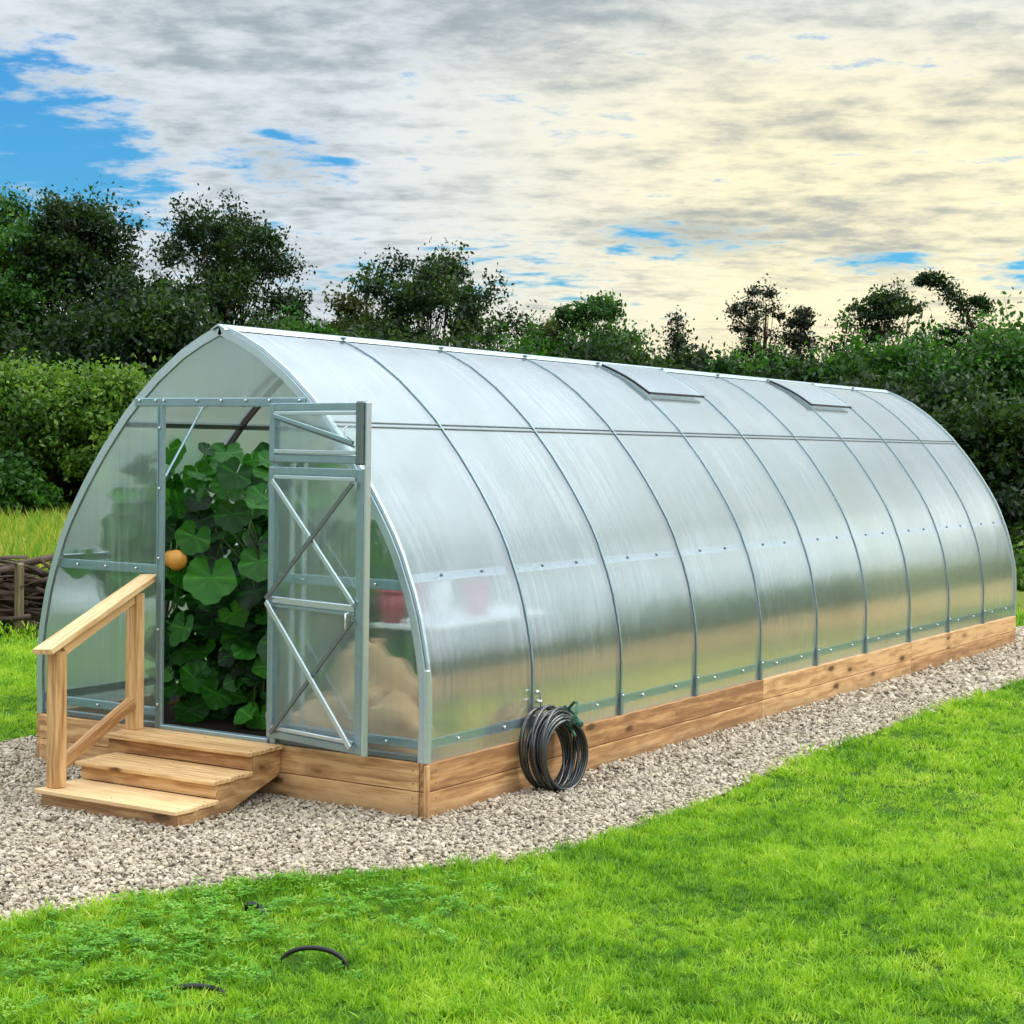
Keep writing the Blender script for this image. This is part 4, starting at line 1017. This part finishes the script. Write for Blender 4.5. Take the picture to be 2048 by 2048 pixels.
# the curved tree
def curved():
    x, y = polar(17.05, 33); z0 = -.3; e = empty('conifer', (x, y, z0), 'dark tree with a long tip bowed over to the left', 'conifer', TG)
    side = Vector((-math.sin(math.radians(17.6)), math.cos(math.radians(17.6)), 0))   # towards the left of the view
    ctrl = [(0, 0), (0, 2.6), (.05, 3.6), (.25, 4.3), (.55, 4.85), (.85, 5.2), (1.12, 5.32), (1.30, 5.25)]
    P = [side*a+Vector((0, 0, b)) for a, b in ctrl]; tb = MB(); tb.tube(P, [.09, .06, .045, .035, .025, .016, .010, .006], 7); LP = []; LT = []
    def along(Q_, n, w0, w1):
        for k_ in range(n):
            t_ = rng.uniform(); q = t_*(len(Q_)-1); i = min(len(Q_)-2, int(q)); p_ = np.array(Q_[i].lerp(Q_[i+1], q-i)); wd = w0+(w1-w0)*t_
            LP.append(p_+rng.normal(0, wd, (22, 3))*np.array([1, 1, .8])); LT.append(np.clip(rng.normal(.35, .2, 22), 0, 1))
    along(P[1:], 150, .22, .045)
    along([Vector((0, 0, 2.2)), Vector((0, 0, 4.0))], 240, .48, .20)
    for (zz, a, b) in ((4.15, 1.0, 4.35), (3.95, 1.05, 4.15), (4.75, .35, 4.9), (3.5, -.9, 4.0), (3.4, .8, 3.7), (3.1, -.8, 3.5)):
        Q_ = [side*.1+Vector((0, 0, zz)), side*a*.6+Vector((0, 0, (zz+b)/2+.08)), side*a+Vector((0, 0, b))]; tb.tube(Q_, [.02, .012, .005], 5); along(Q_, 34, .09, .035)
    LP_ = np.concatenate(LP); LT_ = np.concatenate(LT); V, Q, ti = leaf_cloud(LP_, .040*rng.uniform(.6, 1.2, len(LP_)), LT_); obj('crown', npmesh('crown', V, Q, None, ti), M_leaf_dark, e); tb.build('trunk', M_bark, e, True)
curved()
# shrubs: az, dist, ztop, half width, material, label
SG = 'shrubs in the hedge belt'
SH_ = [
 (49.0, 31, 3.6, 1.1, 'd', 'dark shrub mass at the left picture edge under the tall tree'),
 (46.6, 30.5, 3.3, 1.2, 'd', 'dark shrub directly behind the pale hazel bush'),
 (44.6, 31, 4.45, .95, 'd', 'dark green shrub filling the gap left of the round tree'),
 (43.3, 30, 4.15, 1.0, 'd', 'blackish shrub left of the greenhouse peak'),
 (41.4, 31, 3.8, 1.2, 'd', 'dark shrub just behind the greenhouse peak'),
 (38.9, 32, 3.9, 1.1, 'm', 'green shrub under the small olive tree'),
 (36.6, 32, 3.7, 1.2, 'd', 'dark shrub under the left half of the broad spiky tree'),
 (34.2, 32, 3.75, 1.2, 'd', 'dark shrub under the right half of the broad spiky tree'),
 (31.6, 32, 3.6, 1.2, 'm', 'shrub in the dip between broad spiky tree and feathery tree'),
 (29.2, 32, 3.7, 1.2, 'd', 'dark shrub below the feathery green tree'),
 (26.8, 32, 3.45, 1.2, 'd', 'dark shrub below the half dead conifer'),
 (24.5, 32, 3.5, 1.2, 'm', 'shrub below the bushy dark conifer'),
 (22.3, 32, 3.45, 1.1, 'd', 'shrub below the sparse thin tree'),
 (20.7, 31, 3.6, 1.0, 'm', 'mid green bush rising at the far end of the ridge'),
 (19.2, 30.5, 3.65, 1.1, 'm', 'bright topped bush below the bowed dark tree'),
 (17.6, 29.5, 3.55, 1.1, 'm', 'full green bush right of the greenhouse end'),
 (16.0, 30, 3.85, 1.2, 'm', 'tall bush cut by the right picture edge'),
 (14.4, 31, 4.0, 1.2, 'm', 'outermost bush beyond the right picture edge'),
 (18.4, 27.5, 2.9, 1.2, 'd', 'dark lower bush against the end wall of the greenhouse'),
 (16.3, 27.0, 2.7, 1.2, 'd', 'dark lower bush at the right edge above the lawn'),
 (20.6, 28.5, 3.0, 1.1, 'd', 'dark lower bush hidden mostly by the greenhouse end'),
 (48.2, 27.5, 2.35, 1.0, 'd', 'low dark thicket at left above the meadow grass'),
 (45.9, 27.5, 2.5, 1.0, 'd', 'low dark thicket under the hazel bush'),
 (43.9, 27, 2.6, 1.0, 'd', 'low dark thicket beside the left arch of the greenhouse'),
]
for (a, d, zt_, hw_, mm, lb) in SH_:
    tree('shrub', 'shrub', lb, a, d, zt_, hw_, {'d': M_leaf_dark, 'm': M_leaf_mid}[mm], 46, .36, .058, 11500, .04, SG, 3, shape=.55, up_=.6, tw=1.1, depth=.9)
tree('hazel_bush', 'bush', 'pale yellow green hazel bush standing in front of the dark trees at left', 47.1, 26, 2.75, 1.05, M_leaf_light, 40, .24, .044, 11500, .40, 'light bushes on the left', 6, shape=1., up_=1.)
tree('hazel_bush', 'bush', 'pale yellow green bush touching the left arch of the greenhouse', 45.1, 25.8, 2.68, .80, M_leaf_light, 32, .23, .044, 9500, .42, 'light bushes on the left', 6, shape=1., up_=1.)
tree('small_bush', 'bush', 'small bright green bush low at the left edge by the meadow', 47.9, 25, 1.45, .42, M_leaf_mid, 16, .22, .055, 4200, .2, 'light bushes on the left', 3, shape=.6, up_=.8)
tree('small_bush', 'bush', 'low leafy bush on the lawn beyond the far right corner', 16.35, 22.5, .62, .38, M_leaf_light, 16, .18, .05, 3200, .1, None, 3, shape=.6, base_z=-.02)
# far wood off to the right, mirrored in the sheets
n = 26000; a = np.radians(rng.uniform(-62, 11, n)); d = rng.uniform(36, 40, n); hgt = 3.5+.9*np.sin(a*23)+.6*np.sin(a*51+1)
V, Q, ti = leaf_cloud(np.stack([CAM[0]+d*np.cos(a), CAM[1]+d*np.sin(a), rng.uniform(0, 1, n)*hgt], 1), rng.uniform(.14, .32, n), np.clip(rng.normal(.55, .25, n), 0, 1))
tag(obj('far_wood', npmesh('far_wood', V, Q, None, ti), M_leaf_mid), 'belt of dark green trees continuing beyond the right side of the lawn', 'wood', kind='stuff')
